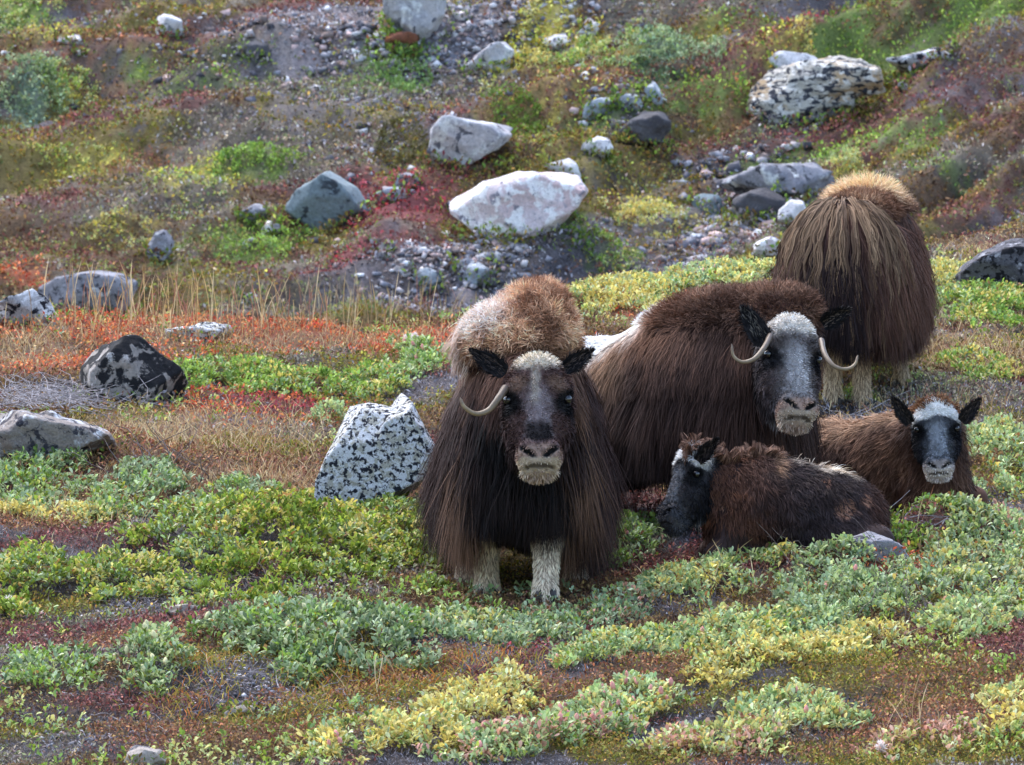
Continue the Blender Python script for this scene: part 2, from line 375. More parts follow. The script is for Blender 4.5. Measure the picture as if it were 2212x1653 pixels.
def build_ground():
    s = np.concatenate([-np.geomspace(700, 3.6, 26)[:-1], np.arange(-3.6, 3.6, .026), np.geomspace(3.6, 700, 26)])
    d = np.concatenate([[2, 8, 14, 18, 20.5, 22], np.arange(23, 44, .034), np.arange(44, 80, .085), np.geomspace(80, 1500, 40)])
    D, SS = np.meshgrid(d, s, indexing='ij')
    X = SS*D/30; Y = D-30
    Z = ground(X.ravel(), Y.ravel()).reshape(X.shape)
    Xr, Yr = X.ravel(), Y.ravel()
    near = Yr < 16
    mic = np.where(near, .035*(fbm(Xr*13, Yr*10, seed=51, o=4)-.5), .16*(fbm(Xr*3.2, contour(Xr, Yr)*4.2, seed=52, o=4)-.5)).reshape(X.shape)
    Z = Z+mic
    col = np.zeros((X.size, 3))
    acc = 0
    for k in range(3):
        acc = acc+PMEAN[cover(Xr, Yr, rng.random(X.size))]
    col = acc/3
    fm = (Yr > 16)[:, None]*.15; col = col*(1-fm)+S(112, 100, 92)*fm
    far = (Yr > 16)[:, None]
    soil = S(74, 66, 64)
    lift = sm(.35, .7, fbm(Xr*5, Yr*3, seed=61, o=4))[:, None]
    col = np.where(far, col*.72+S(92, 92, 100)*.10, col*.34+soil*.30)*(.75+.5*lift)
    n, mm = X.shape
    i = np.arange(n*mm).reshape(n, mm)
    F = np.stack([i[:-1, :-1], i[:-1, 1:], i[1:, 1:], i[1:, :-1]], -1).reshape(-1, 4)
    V = np.stack([X, Y, Z], -1).reshape(-1, 3)
    o = mesh_np('ground', V, F, M_GROUND, col=col)
    tag(o, 'tundra slope of dark soil and gravel under the heath plants', 'ground', kind='structure')
build_ground()

# ------------------------------------------------------------------ signed distance fields -> meshes
def smin(a, b, k):
    h = np.clip(.5+.5*(b-a)/k, 0, 1); return b*(1-h)+a*h-k*h*(1-h)
def smax(a, b, k): return -smin(-a, -b, k)
def ell(p, c, r, Rm=None):
    q = p-np.asarray(c)
    if Rm is not None: q = q @ Rm
    r = np.asarray(r, float)
    k0 = np.sqrt(((q/r)**2).sum(1)); k1 = np.sqrt(((q/(r*r))**2).sum(1))
    return k0*(k0-1)/np.maximum(k1, 1e-6)
def cap(p, a, b, r1, r2):
    a = np.asarray(a, float); b = np.asarray(b, float)
    ab = b-a; t = np.clip(((p-a) @ ab)/(ab @ ab), 0, 1)
    return np.linalg.norm(p-a-t[:, None]*ab, axis=1)-(r1+(r2-r1)*t)
def chunked(f, p, n=400000):
    return np.concatenate([f(p[i:i+n]) for i in range(0, len(p), n)]) if len(p) > n else f(p)
def sdf_mesh(f, lo, hi, h, B=5):
    lo = np.asarray(lo, float); hi = np.asarray(hi, float)
    nb = np.ceil((hi-lo)/(h*B)).astype(int)+1
    g = np.stack(np.meshgrid(*[np.arange(k) for k in nb], indexing='ij'), -1).reshape(-1, 3)
    cen = lo+(g+.5)*h*B
    dc = chunked(f, cen)
    act = np.abs(dc) < h*B*1.35
    full = nb*B
    D = np.repeat(np.repeat(np.repeat(np.where(dc < 0, -1., 1.).reshape(nb), B, 0), B, 1), B, 2).astype(np.float32)
    am = np.repeat(np.repeat(np.repeat(act.reshape(nb), B, 0), B, 1), B, 2)
    I = np.argwhere(am)
    D[am] = chunked(f, lo+(I+.5)*h)
    s = D < 0
    # cells
    c = np.zeros(tuple(np.array(D.shape)-1), np.uint8)
    for a in (0, 1):
        for b in (0, 1):
            for e in (0, 1):
                c += s[a:D.shape[0]-1+a, b:D.shape[1]-1+b, e:D.shape[2]-1+e]
    ci = np.argwhere((c > 0) & (c < 8))
    idx = -np.ones(c.shape, np.int64); idx[tuple(ci.T)] = np.arange(len(ci))
    acc = np.zeros((len(ci), 3)); cnt = np.zeros(len(ci))
    cor = [(a, b, e) for a in (0, 1) for b in (0, 1) for e in (0, 1)]
    for p0 in cor:
        for ax in range(3):
            if p0[ax]: continue
            p1 = list(p0); p1[ax] = 1
            a = D[tuple((ci+p0).T)]; b = D[tuple((ci+p1).T)]
            m = (a < 0) != (b < 0)
            t = np.where(m, a/np.where(m, a-b, 1), 0)
            q = np.array(p0)[None]+np.zeros((len(ci), 3)); q[:, ax] = t
            acc += q*m[:, None]; cnt += m
    V = lo+(ci+acc/np.maximum(cnt, 1)[:, None]+.5)*h
    F = []
    for ax in range(3):
        u, w = (ax+1) % 3, (ax+2) % 3
        sl0 = [slice(1, -1)]*3; sl1 = [slice(1, -1)]*3
        sl0[ax] = slice(1, -2); sl1[ax] = slice(2, -1)
        a = s[tuple(sl0)]; b = s[tuple(sl1)]
        for flip, mk in ((0, a & ~b), (1, ~a & b)):
            e = np.argwhere(mk)+1
            if not len(e): continue
            du = np.zeros(3, int); du[u] = 1; dw = np.zeros(3, int); dw[w] = 1
            q = [idx[tuple((e-du-dw).T)], idx[tuple((e-dw).T)], idx[tuple(e.T)], idx[tuple((e-du).T)]]
            if flip: q = q[::-1]
            F.append(np.stack(q, 1))
    F = np.concatenate(F); F = F[(F >= 0).all(1)]
    return V, F
def grad(f, p, e=.004):
    k = np.array([[1, -1, -1], [-1, -1, 1], [-1, 1, -1], [1, 1, 1]], float)
    g = 0
    for kk in k: g = g+kk*chunked(f, p+kk*e)[:, None]
    return nrmz(g)
def sample_mesh(V, F, n, r):
    q = V[F]
    a = np.linalg.norm(np.cross(q[:, 2]-q[:, 0], q[:, 3]-q[:, 1]), axis=1)
    i = r.choice(len(F), n, p=a/a.sum())
    s, t = r.random(n)[:, None], r.random(n)[:, None]
    q = q[i]
    return (q[:, 0]*(1-s)+q[:, 1]*s)*(1-t)+(q[:, 3]*(1-s)+q[:, 2]*s)*t

# ------------------------------------------------------------------ rocks
ROCKS = []
def stone(name, label, poly, mat, depth=.7, d=None, sink=.10, res=26, rough=.045, seed=1, facets=7, extra=None, dist=None, group=None, tiltf=.25, cat='rock', fscale=1.14, freq=5.0):
    """a boulder whose silhouette follows the outline given in photograph measures; it has its own depth and chipped faces"""
    poly = np.array(poly, float)
    base = np.array([poly[:, 0].mean(), poly[:, 1].max()])
    c = cast(base[0], base[1]-2) if dist is None else P(base[0], base[1], dist)
    dd = c[1]+30
    if dist is not None: c[2] = float(ground(c[0], c[1]))
    s = 1/ppm(dd)
    def conv(pl):
        return np.stack([(pl[:, 0]-base[0])*s, (base[1]-pl[:, 1])*s], 1)
    polys = [conv(poly)]+([conv(np.array(e, float)) for e in extra] if extra else [])
    W = np.ptp(polys[0][:, 0]); H = np.ptp(polys[0][:, 1]); Dp = W*depth
    r = np.random.default_rng(seed)
    def planes(q):
        m = q.mean(0); out = []
        for i in range(len(q)):
            a, b = q[i], q[(i+1) % len(q)]; e = b-a; L = np.linalg.norm(e)
            if L < 1e-6: continue
            n2 = np.array([e[1], -e[0]])/L
            if np.dot(n2, m-a) > 0: n2 = -n2
            off = np.dot(n2, a)
            if n2[1] < -.6: off += sink           # buried foot
            ty = r.uniform(-tiltf, tiltf)
            n3 = nrmz(np.array([n2[0], ty, n2[1]]))
            out.append((n3, off*n3[[0, 2]].dot(n2)/1.0))
        return m, out
    PL = [planes(q) for q in polys]
    fac = []
    for k in range(facets+4):
        n = r.normal(size=3); n[1] = -abs(n[1])*1.1 if k % 3 else abs(n[1]); n = nrmz(n)
        fac.append((n, r.uniform(.62, .88)*fscale))
    def f(p):
        d_ = None
        for m, pl in PL:
            dq = np.abs(p[:, 1]-Dp*.25)-Dp*.5
            for n3, off in pl: dq = smax(dq, p @ n3-off, .005*W)
            cen = np.array([m[0], Dp*.25, m[1]])
            for n, k in fac:
                half = np.sqrt((n[0]*W*.5)**2+(n[1]*Dp*.5)**2+(n[2]*H*.5)**2)
                dq = smax(dq, (p-cen) @ n-half*k*1.12, .005*W)
            d_ = dq if d_ is None else smin(d_, dq, .02*W)
        fr = freq/W
        nz = fbm(p[:, 0]*fr, p[:, 1]*fr, p[:, 2]*fr*1.4+p[:, 0]*fr*.5, seed=seed, o=4)-.5
        return d_+rough*W*(nz*1.6+1.1*np.maximum(0, .10-np.abs(nz))*2)-rough*W*.1
    lo = np.array([min(q[:, 0].min() for q in polys)-.1*W, -.4*Dp, -sink-.12*W]); hi = np.array([max(q[:, 0].max() for q in polys)+.1*W, .9*Dp, max(q[:, 1].max() for q in polys)+.1*W])
    V, F = sdf_mesh(f, lo, hi, W/res)
    o = mesh_np(name, V, F, mat, smooth=False if res < 20 else True)
    o.location = c; ROCKS.append((c[0]+(polys[0][:, 0].max()+polys[0][:, 0].min())/2, c[1]+Dp*.25, W, Dp))
    tag(o, label, cat, group)
    return o
m_pink = rock_mat('pink_stone', S(206,188,188), S(234,222,222), white=.75, wc=S(246,242,240), black=.30, bc=S(136,132,142), scale=8, tint=S(206,180,178), seed=1)
m_green = rock_mat('green_grey_stone', S(112,124,128), S(138,150,154), black=.28, bc=S(60,66,72), scale=5, seed=2)
m_pale = rock_mat('pale_grey_stone', S(156,154,160), S(204,198,198), white=.5, black=.38, bc=S(96,96,104), scale=6, tint=S(196,182,176), seed=3)
m_top = rock_mat('speckled_pale_stone', S(146,146,152), S(184,180,180), white=.35, black=.30, bc=S(92,92,98), scale=7, seed=4)
m_out = rock_mat('banded_lichen_stone', S(150,148,144), S(206,198,180), white=.55, wc=S(228,224,216), black=.62, bc=S(58,60,68), scale=11, tint=S(188,160,124), seed=5, streak=(1, 1, 1.8))
m_blue = rock_mat('blue_grey_stone', S(142,150,160), S(184,190,196), black=.35, bc=S(78,82,92), white=.3, scale=12, seed=6)
m_grey = rock_mat('grey_stone', S(124,122,128), S(160,158,164), black=.42, bc=S(66,66,72), white=.25, scale=9, seed=7)
m_dark = rock_mat('dark_stone', S(62,60,64), S(96,94,98), white=.30, wc=S(160,156,154), scale=8, seed=8)
m_lich = rock_mat('white_lichen_stone', S(196,192,178), S(214,208,192), white=.85, wc=S(244,244,246), black=.60, bc=S(44,46,56), scale=38, seed=9)
m_blk = rock_mat('black_lichen_stone', S(126,120,116), S(170,160,150), white=.45, wc=S(206,202,200), black=.78, bc=S(30,30,33), scale=7, seed=12)
m_bw = rock_mat('black_white_stone', S(150,148,150), S(186,184,184), white=.55, wc=S(226,226,228), black=.60, bc=S(32,32,40), scale=10, seed=11)
m_flat = rock_mat('weathered_stone', S(150,142,136), S(182,168,156), white=.25, black=.40, bc=S(84,82,88), scale=6, tint=S(178,152,140), seed=13)
m_rust = rock_mat('rusty_stone', S(120,74,56), S(142,92,70), black=.35, bc=S(70,52,50), scale=8, seed=14)
m_wht = rock_mat('white_stone', S(186,184,188), S(220,216,216), white=.3, black=.34, bc=S(130,130,138), scale=9, seed=15)

m_crag = rock_mat('twig_grey_stone', S(134,124,118), S(172,160,150), white=.5, wc=S(206,206,208), black=.5, bc=S(62,60,68), scale=10, tint=S(150,132,122), seed=21)
m_dk = rock_mat('dark_speckled_stone', S(78,76,82), S(112,110,116), white=.42, wc=S(170,168,174), black=.6, bc=S(34,33,38), scale=16, seed=22)
# the hillside
stone('boulder', 'low pinkish white boulder, widest on the hillside, left of centre', [(990,470),(996,425),(1030,398),(1100,382),(1200,384),(1255,402),(1266,424),(1252,446),(1190,478),(1110,503),(1030,500)], m_pink, depth=.7, seed=3, facets=7, rough=.05, freq=4, res=40, tiltf=.5)
stone('boulder', 'angular green-grey boulder with one large flat sloping face', [(602,512),(612,462),(636,418),(700,380),(752,408),(790,462),(775,480),(700,498)], m_green, depth=.8, seed=5, facets=5, rough=.025, freq=6, res=38, fscale=1.08)
stone('boulder', 'pale grey streaked boulder with a flat top above the pinkish one', [(922,352),(934,285),(958,260),(1010,262),(1070,275),(1115,292),(1075,318),(1000,340),(962,364)], m_pale, depth=.7, seed=7, facets=8, rough=.04, freq=6, res=36)
stone('boulder', 'tall pale speckled boulder cut off by the top edge', [(828,45),(832,-30),(880,-60),(945,-50),(968,0),(962,60),(950,105),(880,100),(842,82)], m_top, depth=.8, seed=9, facets=9, rough=.05, freq=6, res=36)
stone('rock', 'rust-stained rock at the foot of the tall speckled boulder', [(826,112),(832,84),(868,74),(900,82),(908,108)], m_rust, depth=.8, seed=10, res=22)
stone('lichen_outcrop', 'blocky outcrop crusted with cream and black lichen at upper right', [(1612,278),(1618,200),(1640,172),(1700,160),(1760,176),(1820,190),(1852,232),(1845,252),(1740,262),(1640,282)], m_out, depth=.8, seed=12, facets=10, rough=.05, freq=7, res=46, extra=[[(1690,196),(1700,150),(1750,138),(1830,142),(1900,160),(1905,178),(1850,190),(1760,200)]], cat='rock outcrop')
stone('rock', 'round pale rock sitting on top of the lichen outcrop', [(1640,168),(1648,130),(1690,112),(1740,116),(1764,136),(1750,160),(1690,176)], m_wht, depth=.8, seed=13, res=28)
stone('rock', 'flat dark and white striped rock at far upper right', [(1912,146),(1916,130),(1985,118),(2020,108),(2056,122),(2062,138),(2010,160),(1960,158)], m_bw, depth=.8, seed=14, res=30)
for k, (q, lb) in enumerate([([(1904,196),(1908,178),(1926,174),(1938,186),(1932,200)], 'left of two small white stones right of the lichen outcrop'), ([(1936,202),(1940,184),(1954,180),(1964,192),(1960,206)], 'right of two small white stones right of the lichen outcrop')]):
    stone('rock', lb, q, m_wht, depth=.9, seed=15+k, res=18)
for k, (q, lb) in enumerate([([(1258,252),(1264,226),(1300,214),(1330,226),(1338,252)], 'jagged bluish rock, lowest of the row of three below the blue-green shrub'), ([(1325,240),(1332,212),(1362,202),(1384,216),(1392,240)], 'jagged bluish rock in the middle of the row of three'), ([(1380,232),(1392,196),(1410,186),(1430,212),(1434,232)], 'pointed bluish rock at the upper end of the row of three')]):
    stone('rock', lb, q, m_blue, depth=.8, seed=18+k, res=22, rough=.035)
stone('rock', 'small rounded white rock with a dark left side', [(1252,342),(1258,326),(1290,312),(1318,316),(1326,334),(1316,350),(1280,352)], m_wht, depth=.8, seed=22, res=24)
stone('rock_ledge', 'dark overhanging rock ledge beside the small white rock', [(1325,330),(1335,300),(1370,272),(1420,262),(1446,278),(1430,296),(1380,322)], m_dark, depth=.8, seed=23, res=28, rough=.05)
stone('rock', 'slanted grey slab at the top centre below the scree', [(998,162),(1020,140),(1060,106),(1100,94),(1124,100),(1110,130),(1060,156),(1020,168)], m_pale, depth=.7, seed=24, res=26)
stone('rock', 'pale five-sided rock near the upper left corner', [(338,92),(340,54),(356,46),(392,58),(402,72),(396,90),(360,98)], m_wht, depth=.8, seed=25, res=24, facets=4)
stone('rock', 'low white stone left of the pale five-sided rock', [(120,112),(124,98),(150,92),(176,96),(180,110)], m_wht, depth=.9, seed=26, res=20)
stone('rock', 'flat grey stone just below the low white stone', [(152,134),(156,122),(172,118),(186,126),(188,136)], m_pale, depth=.9, seed=27, res=18)
stone('rock', 'upright narrow grey stone on the left hillside', [(316,584),(322,540),(338,514),(352,512),(366,534),(370,560),(352,584)], m_grey, depth=.8, seed=28, res=26)
stone('boulder', 'broad grey boulder behind the crest at left', [(82,668),(86,606),(120,586),(190,572),(262,578),(284,598),(276,640),(262,668)], m_grey, depth=.7, seed=29, res=38, rough=.02, dist=55.8)
stone('rock', 'small dark rock just left of the angular green-grey boulder', [(514,496),(520,474),(545,460),(568,458),(574,474),(560,492)], m_grey, depth=.8, seed=30, res=20)
stone('rock', 'small pinkish stone touching the foot of the green-grey boulder', [(560,516),(566,498),(584,482),(604,490),(606,514)], m_pink, depth=.8, seed=31, res=20)
stone('rock', 'smooth bluish white stone among red leaves', [(806,444),(812,424),(840,412),(870,416),(884,434),(876,450)], m_blue, depth=.8, seed=32, res=22, facets=4)
stone('rock', 'small grey rock above the smooth bluish white stone', [(850,412),(858,388),(880,376),(902,388),(908,410)], m_grey, depth=.8, seed=33, res=20)
stone('rock', 'pale pointed rock behind the top of the pinkish boulder', [(1176,392),(1184,366),(1220,354),(1246,366),(1256,394)], m_wht, depth=.8, seed=34, res=22)
stone('rock', 'dark grey rock against the left end of the pinkish boulder', [(954,474),(962,450),(984,436),(1002,446),(1004,478)], m_grey, depth=.8, seed=35, res=20)
stone('rock_outcrop', 'dark craggy outcrop with a shaded hollow left of the rear ox', [(1560,425),(1572,392),(1620,366),(1690,356),(1770,362),(1810,384),(1800,410),(1720,412),(1640,424)], m_grey, depth=.8, seed=36, res=40, rough=.06, freq=7, cat='rock outcrop')
stone('rock', 'dark block under the left end of the craggy outcrop', [(1574,470),(1580,430),(1630,416),(1690,424),(1700,462),(1640,480)], m_dark, depth=.6, seed=37, res=26, rough=.05)
stone('rock', 'rounded greenish grey rock above the yellow willow', [(1490,466),(1496,436),(1520,420),(1552,424),(1566,444),(1556,468)], m_green, depth=.8, seed=38, res=24, facets=4)
stone('rock', 'white-grey rock close to the left flank of the rear ox', [(1678,500),(1684,462),(1704,444),(1735,446),(1748,480),(1730,502)], m_wht, depth=.8, seed=39, res=24)
stone('rock', 'pinkish angular stone below the white-grey rock', [(1620,560),(1626,532),(1660,516),(1690,524),(1694,556)], m_pink, depth=.8, seed=40, res=22)
stone('rock', 'small egg-shaped white stone in red heath', [(804,568),(810,556),(826,550),(842,556),(846,568)], m_wht, depth=.9, seed=41, res=18)
stone('rock', 'white slab at the upper end of the yellow bush', [(1252,92),(1262,80),(1284,68),(1298,72),(1294,84),(1270,94)], m_wht, depth=.9, seed=42, res=20)
stone('rock', 'white stone lying in the middle of the yellow bush', [(1162,124),(1170,106),(1200,94),(1232,98),(1236,112),(1200,126)], m_wht, depth=.9, seed=43, res=20)
stone('rock', 'pinkish white stone right of the yellow bush', [(1362,102),(1370,86),(1392,78),(1408,88),(1406,102)], m_pink, depth=.9, seed=44, res=20)
stone('rock', 'grey boulder fragment lying in the scree behind the front ox', [(886,640),(894,612),(920,600),(950,612),(958,640)], m_blue, depth=.8, seed=45, res=22)
stone('rock', 'flat blue-grey rock in the scree right of centre left', [(980,612),(990,590),(1030,578),(1062,590),(1066,612)], m_blue, depth=.8, seed=46, res=22)
stone('rock', 'pink stone high in the scree at top centre', [(968,52),(976,38),(1000,32),(1016,42),(1012,56)], m_pink, depth=.9, seed=47, res=18)
stone('rock', 'small dark hollow rock above the scree left of top centre', [(520,140),(528,112),(550,104),(580,112),(588,138)], m_dark, depth=.8, seed=48, res=20)
stone('rock', 'grey rock on the slope just behind the crest grass', [(510,640),(518,618),(540,606),(562,618),(566,640)], m_grey, depth=.8, seed=49, res=20, dist=56.2)
# the bench
stone('rock', 'black-topped rock with a pale lichen foot standing in orange heath', [(156,826),(180,796),(228,758),(252,734),(296,728),(334,750),(380,790),(424,824),(412,870),(300,876),(170,850)], m_blk, depth=.7, seed=60, facets=7, rough=.03, res=56, freq=6)
stone('rock', 'black and white blotched rock at the left edge of the crest', [(-30,706),(-20,664),(30,644),(70,628),(96,640),(120,676),(134,708)], m_bw, depth=.7, seed=61, res=44, rough=.03)
stone('boulder', 'wide half-buried weathered boulder at the left edge', [(-60,990),(-50,898),(20,890),(110,898),(190,918),(240,944),(256,975),(180,1000)], m_crag, depth=1.3, seed=62, res=70, rough=.05, freq=6, sink=.2, facets=10)
stone('rock', 'flat white lichened rock on the crest behind the black-topped rock', [(352,738),(356,716),(400,708),(450,698),(486,706),(492,726),(480,738)], m_lich, depth=.8, seed=63, res=34)
stone('standing_rock', 'tall pointed rock speckled white and black beside the front ox', [(690,1098),(700,1000),(722,950),(776,888),(812,866),(838,872),(936,990),(940,1104),(800,1112)], m_lich, depth=.7, seed=64, facets=5, rough=.014, res=84, extra=[[(820,900),(846,890),(876,852),(888,862),(906,898),(940,950),(940,1060),(830,1060)]], fscale=1.12, tiltf=.35, freq=7)
stone('rock', 'dark speckled rock on the right edge of the crest', [(2054,622),(2070,592),(2110,558),(2170,532),(2250,516),(2290,560),(2280,626),(2160,634)], m_dk, depth=.7, seed=65, res=50, rough=.03)
stone('rock', 'low grey lichened rock poking from the twiggy hummock', [(1790,1200),(1800,1176),(1850,1160),(1910,1164),(1960,1184),(1966,1206)], m_grey, depth=.8, seed=66, res=40, rough=.05)
stone('rock', 'pale rounded stone at the bottom edge left', [(262,1672),(274,1640),(306,1622),(340,1630),(358,1656),(350,1676)], m_flat, depth=.8, seed=67, res=34)
stone('rock', 'flat grey stone sunk in dark soil below the grey-green willow', [(476,1556),(492,1538),(524,1526),(552,1530),(548,1552)], m_flat, depth=.9, seed=68, res=30, sink=.03)
stone('rock', 'flat slate coloured stone beside the white fluff at left', [(352,1336),(366,1318),(400,1310),(438,1320),(430,1338)], m_flat, depth=.9, seed=69, res=30, sink=.03)

def small_stones(name, label, spots, n, smin_, smax_, seed, dark=.0):
    """scree: many chipped stones in one heap"""
    r = np.random.default_rng(seed); VV = []; FF = []; CC = []; off = 0
    cube = np.array([(a, b, e) for e in (-1, 1) for b in (-1, 1) for a in (-1, 1)], float)*.62
    fc = np.array([(0, 2, 3, 1), (4, 5, 7, 6), (0, 1, 5, 4), (2, 6, 7, 3), (0, 4, 6, 2), (1, 3, 7, 5)])
    pal = np.array([S(150,148,154), S(126,126,134), S(172,164,164), S(180,156,152), S(104,102,110), S(200,198,200), S(84,82,88), S(136,120,114)])
    tot = sum(q[4] for q in spots)
    for (u, v, ru, rv, w) in spots:
        c, A, Ai = affine(u, v, ru, rv, 0); m = int(n*w/tot)
        q = r.normal(size=(m, 2))*.5; xy = c[:2]+q @ A.T
        size = smin_*(smax_/smin_)**(r.random(m)**2.2)
        z = ground(xy[:, 0], xy[:, 1])
        for i in range(m):
            v_ = cube*(1+r.uniform(-.42, .30, (8, 3)))*size[i]*r.uniform(.55, 1.25, 3)
            qa, qb = nrmz(r.normal(size=3)), nrmz(r.normal(size=3)); qb = nrmz(np.cross(qa, qb)); v_ = v_ @ np.stack([qa, qb, np.cross(qa, qb)])*np.array([1.15, 1, .8])
            VV.append(v_+np.array([xy[i, 0], xy[i, 1], z[i]+size[i]*.12])); FF.append(fc+off); off += 8
            CC.append(np.repeat((pal[r.integers(0, 8)]*r.uniform(.6, 1.25))[None], 8, 0))
    o = mesh_np(name, np.vstack(VV), np.vstack(FF), M_STONE, col=np.clip(np.vstack(CC), 0, .9), smooth=False)
    tag(o, label, 'stones', kind='stuff'); return o
M_STONE = attr_mat('scree_stone', .85, .2, var=.25, scale=30)
small_stones('scree', 'loose grey, white and pink scree across the upper hillside', [(830,130,220,60,2.2),(1000,110,200,60,2),(1130,30,260,40,1.6),(700,200,260,60,1),(620,60,280,50,.8),(300,100,300,80,.5),(850,290,300,60,.5),(1300,100,160,50,.4),(1330,220,120,40,.5)], 5000, .009, .055, 5)
small_stones('scree', 'loose angular scree spilling between the craggy outcrop and the crest', [(1580,500,170,70,2.4),(1500,560,160,30,.8),(1690,470,70,80,.8),(1620,400,170,50,.8)], 2000, .010, .075, 6)
small_stones('scree', 'bluish scree patch behind the crest left of the front ox', [(1020,570,170,50,2),(920,610,140,40,1),(1130,580,90,40,.7),(700,560,250,60,.4),(870,400,120,60,.3)], 1500, .008, .055, 7)
small_stones('gravel', 'scattered pebbles on the bare soil of the foreground', [(560,1490,240,50,1.6),(260,1590,300,60,1),(380,1320,200,30,.6),(1750,1570,260,30,.5),(1300,1320,300,40,.5),(160,950,200,80,.4)], 1600, .004, .015, 8)
# ------------------------------------------------------------------ musk oxen
DOWN = np.array([0, 0, -1.0])
def head_prims(p):
    """skull in its own space: x across, y from poll to chin (0 .. 0.5), z out of the face"""
    a = np.abs(p[:, :1]); q = np.concatenate([a, p[:, 1:]], 1)
    d = ell(p, (0, .11, -.115), (.120, .14, .115))
    d = smin(d, ell(p, (0, .06, -.035), (.085, .085, .045)), .03)
    d = smin(d, cap(p, (0, .12, -.088), (0, .385, -.078), .086, .064), .04)
    d = smin(d, ell(q, (.055, .23, -.13), (.065, .12, .09)), .04)
    d = smin(d, ell(q, (.088, .125, -.05), (.034, .045, .032)), .025)
    d = smin(d, ell(p, (0, .43, -.066), (.080, .058, .058)), .03)
    d = smin(d, ell(q, (.042, .405, -.03), (.034, .042, .030)), .02)
    d = smin(d, ell(p, (0, .462, -.098), (.066, .040, .045)), .014)
    d = smin(d, cap(p, (0, .16, -.20), (0, .42, -.14), .085, .05), .05)
    d = smax(d, -ell(q, (.128, .168, -.062), (.03, .026, .024)), .012)
    # slanting nostrils and the mouth
    c, s = math.cos(R(-38)), math.sin(R(-38))
    Rm = np.array([[c, -s, 0], [s, c, 0], [0, 0, 1.]])
    d = smax(d, -ell(q, (.042, .425, -.010), (.036, .0085, .026), Rm), .005)
    d = smax(d, -ell(p, (0, .474, -.055), (.058, .0035, .022)), .004)
    return d
def nostril_d(ph):
    q = np.concatenate([np.abs(ph[:, :1]), ph[:, 1:]], 1)
    c, s = math.cos(R(-38)), math.sin(R(-38)); Rm = np.array([[c, -s, 0], [s, c, 0], [0, 0, 1.]])
    return ell(q, (.042, .425, -.010), (.038, .0115, .05), Rm)
def mouth_d(ph): return ell(ph, (0, .474, -.055), (.060, .0055, .04))

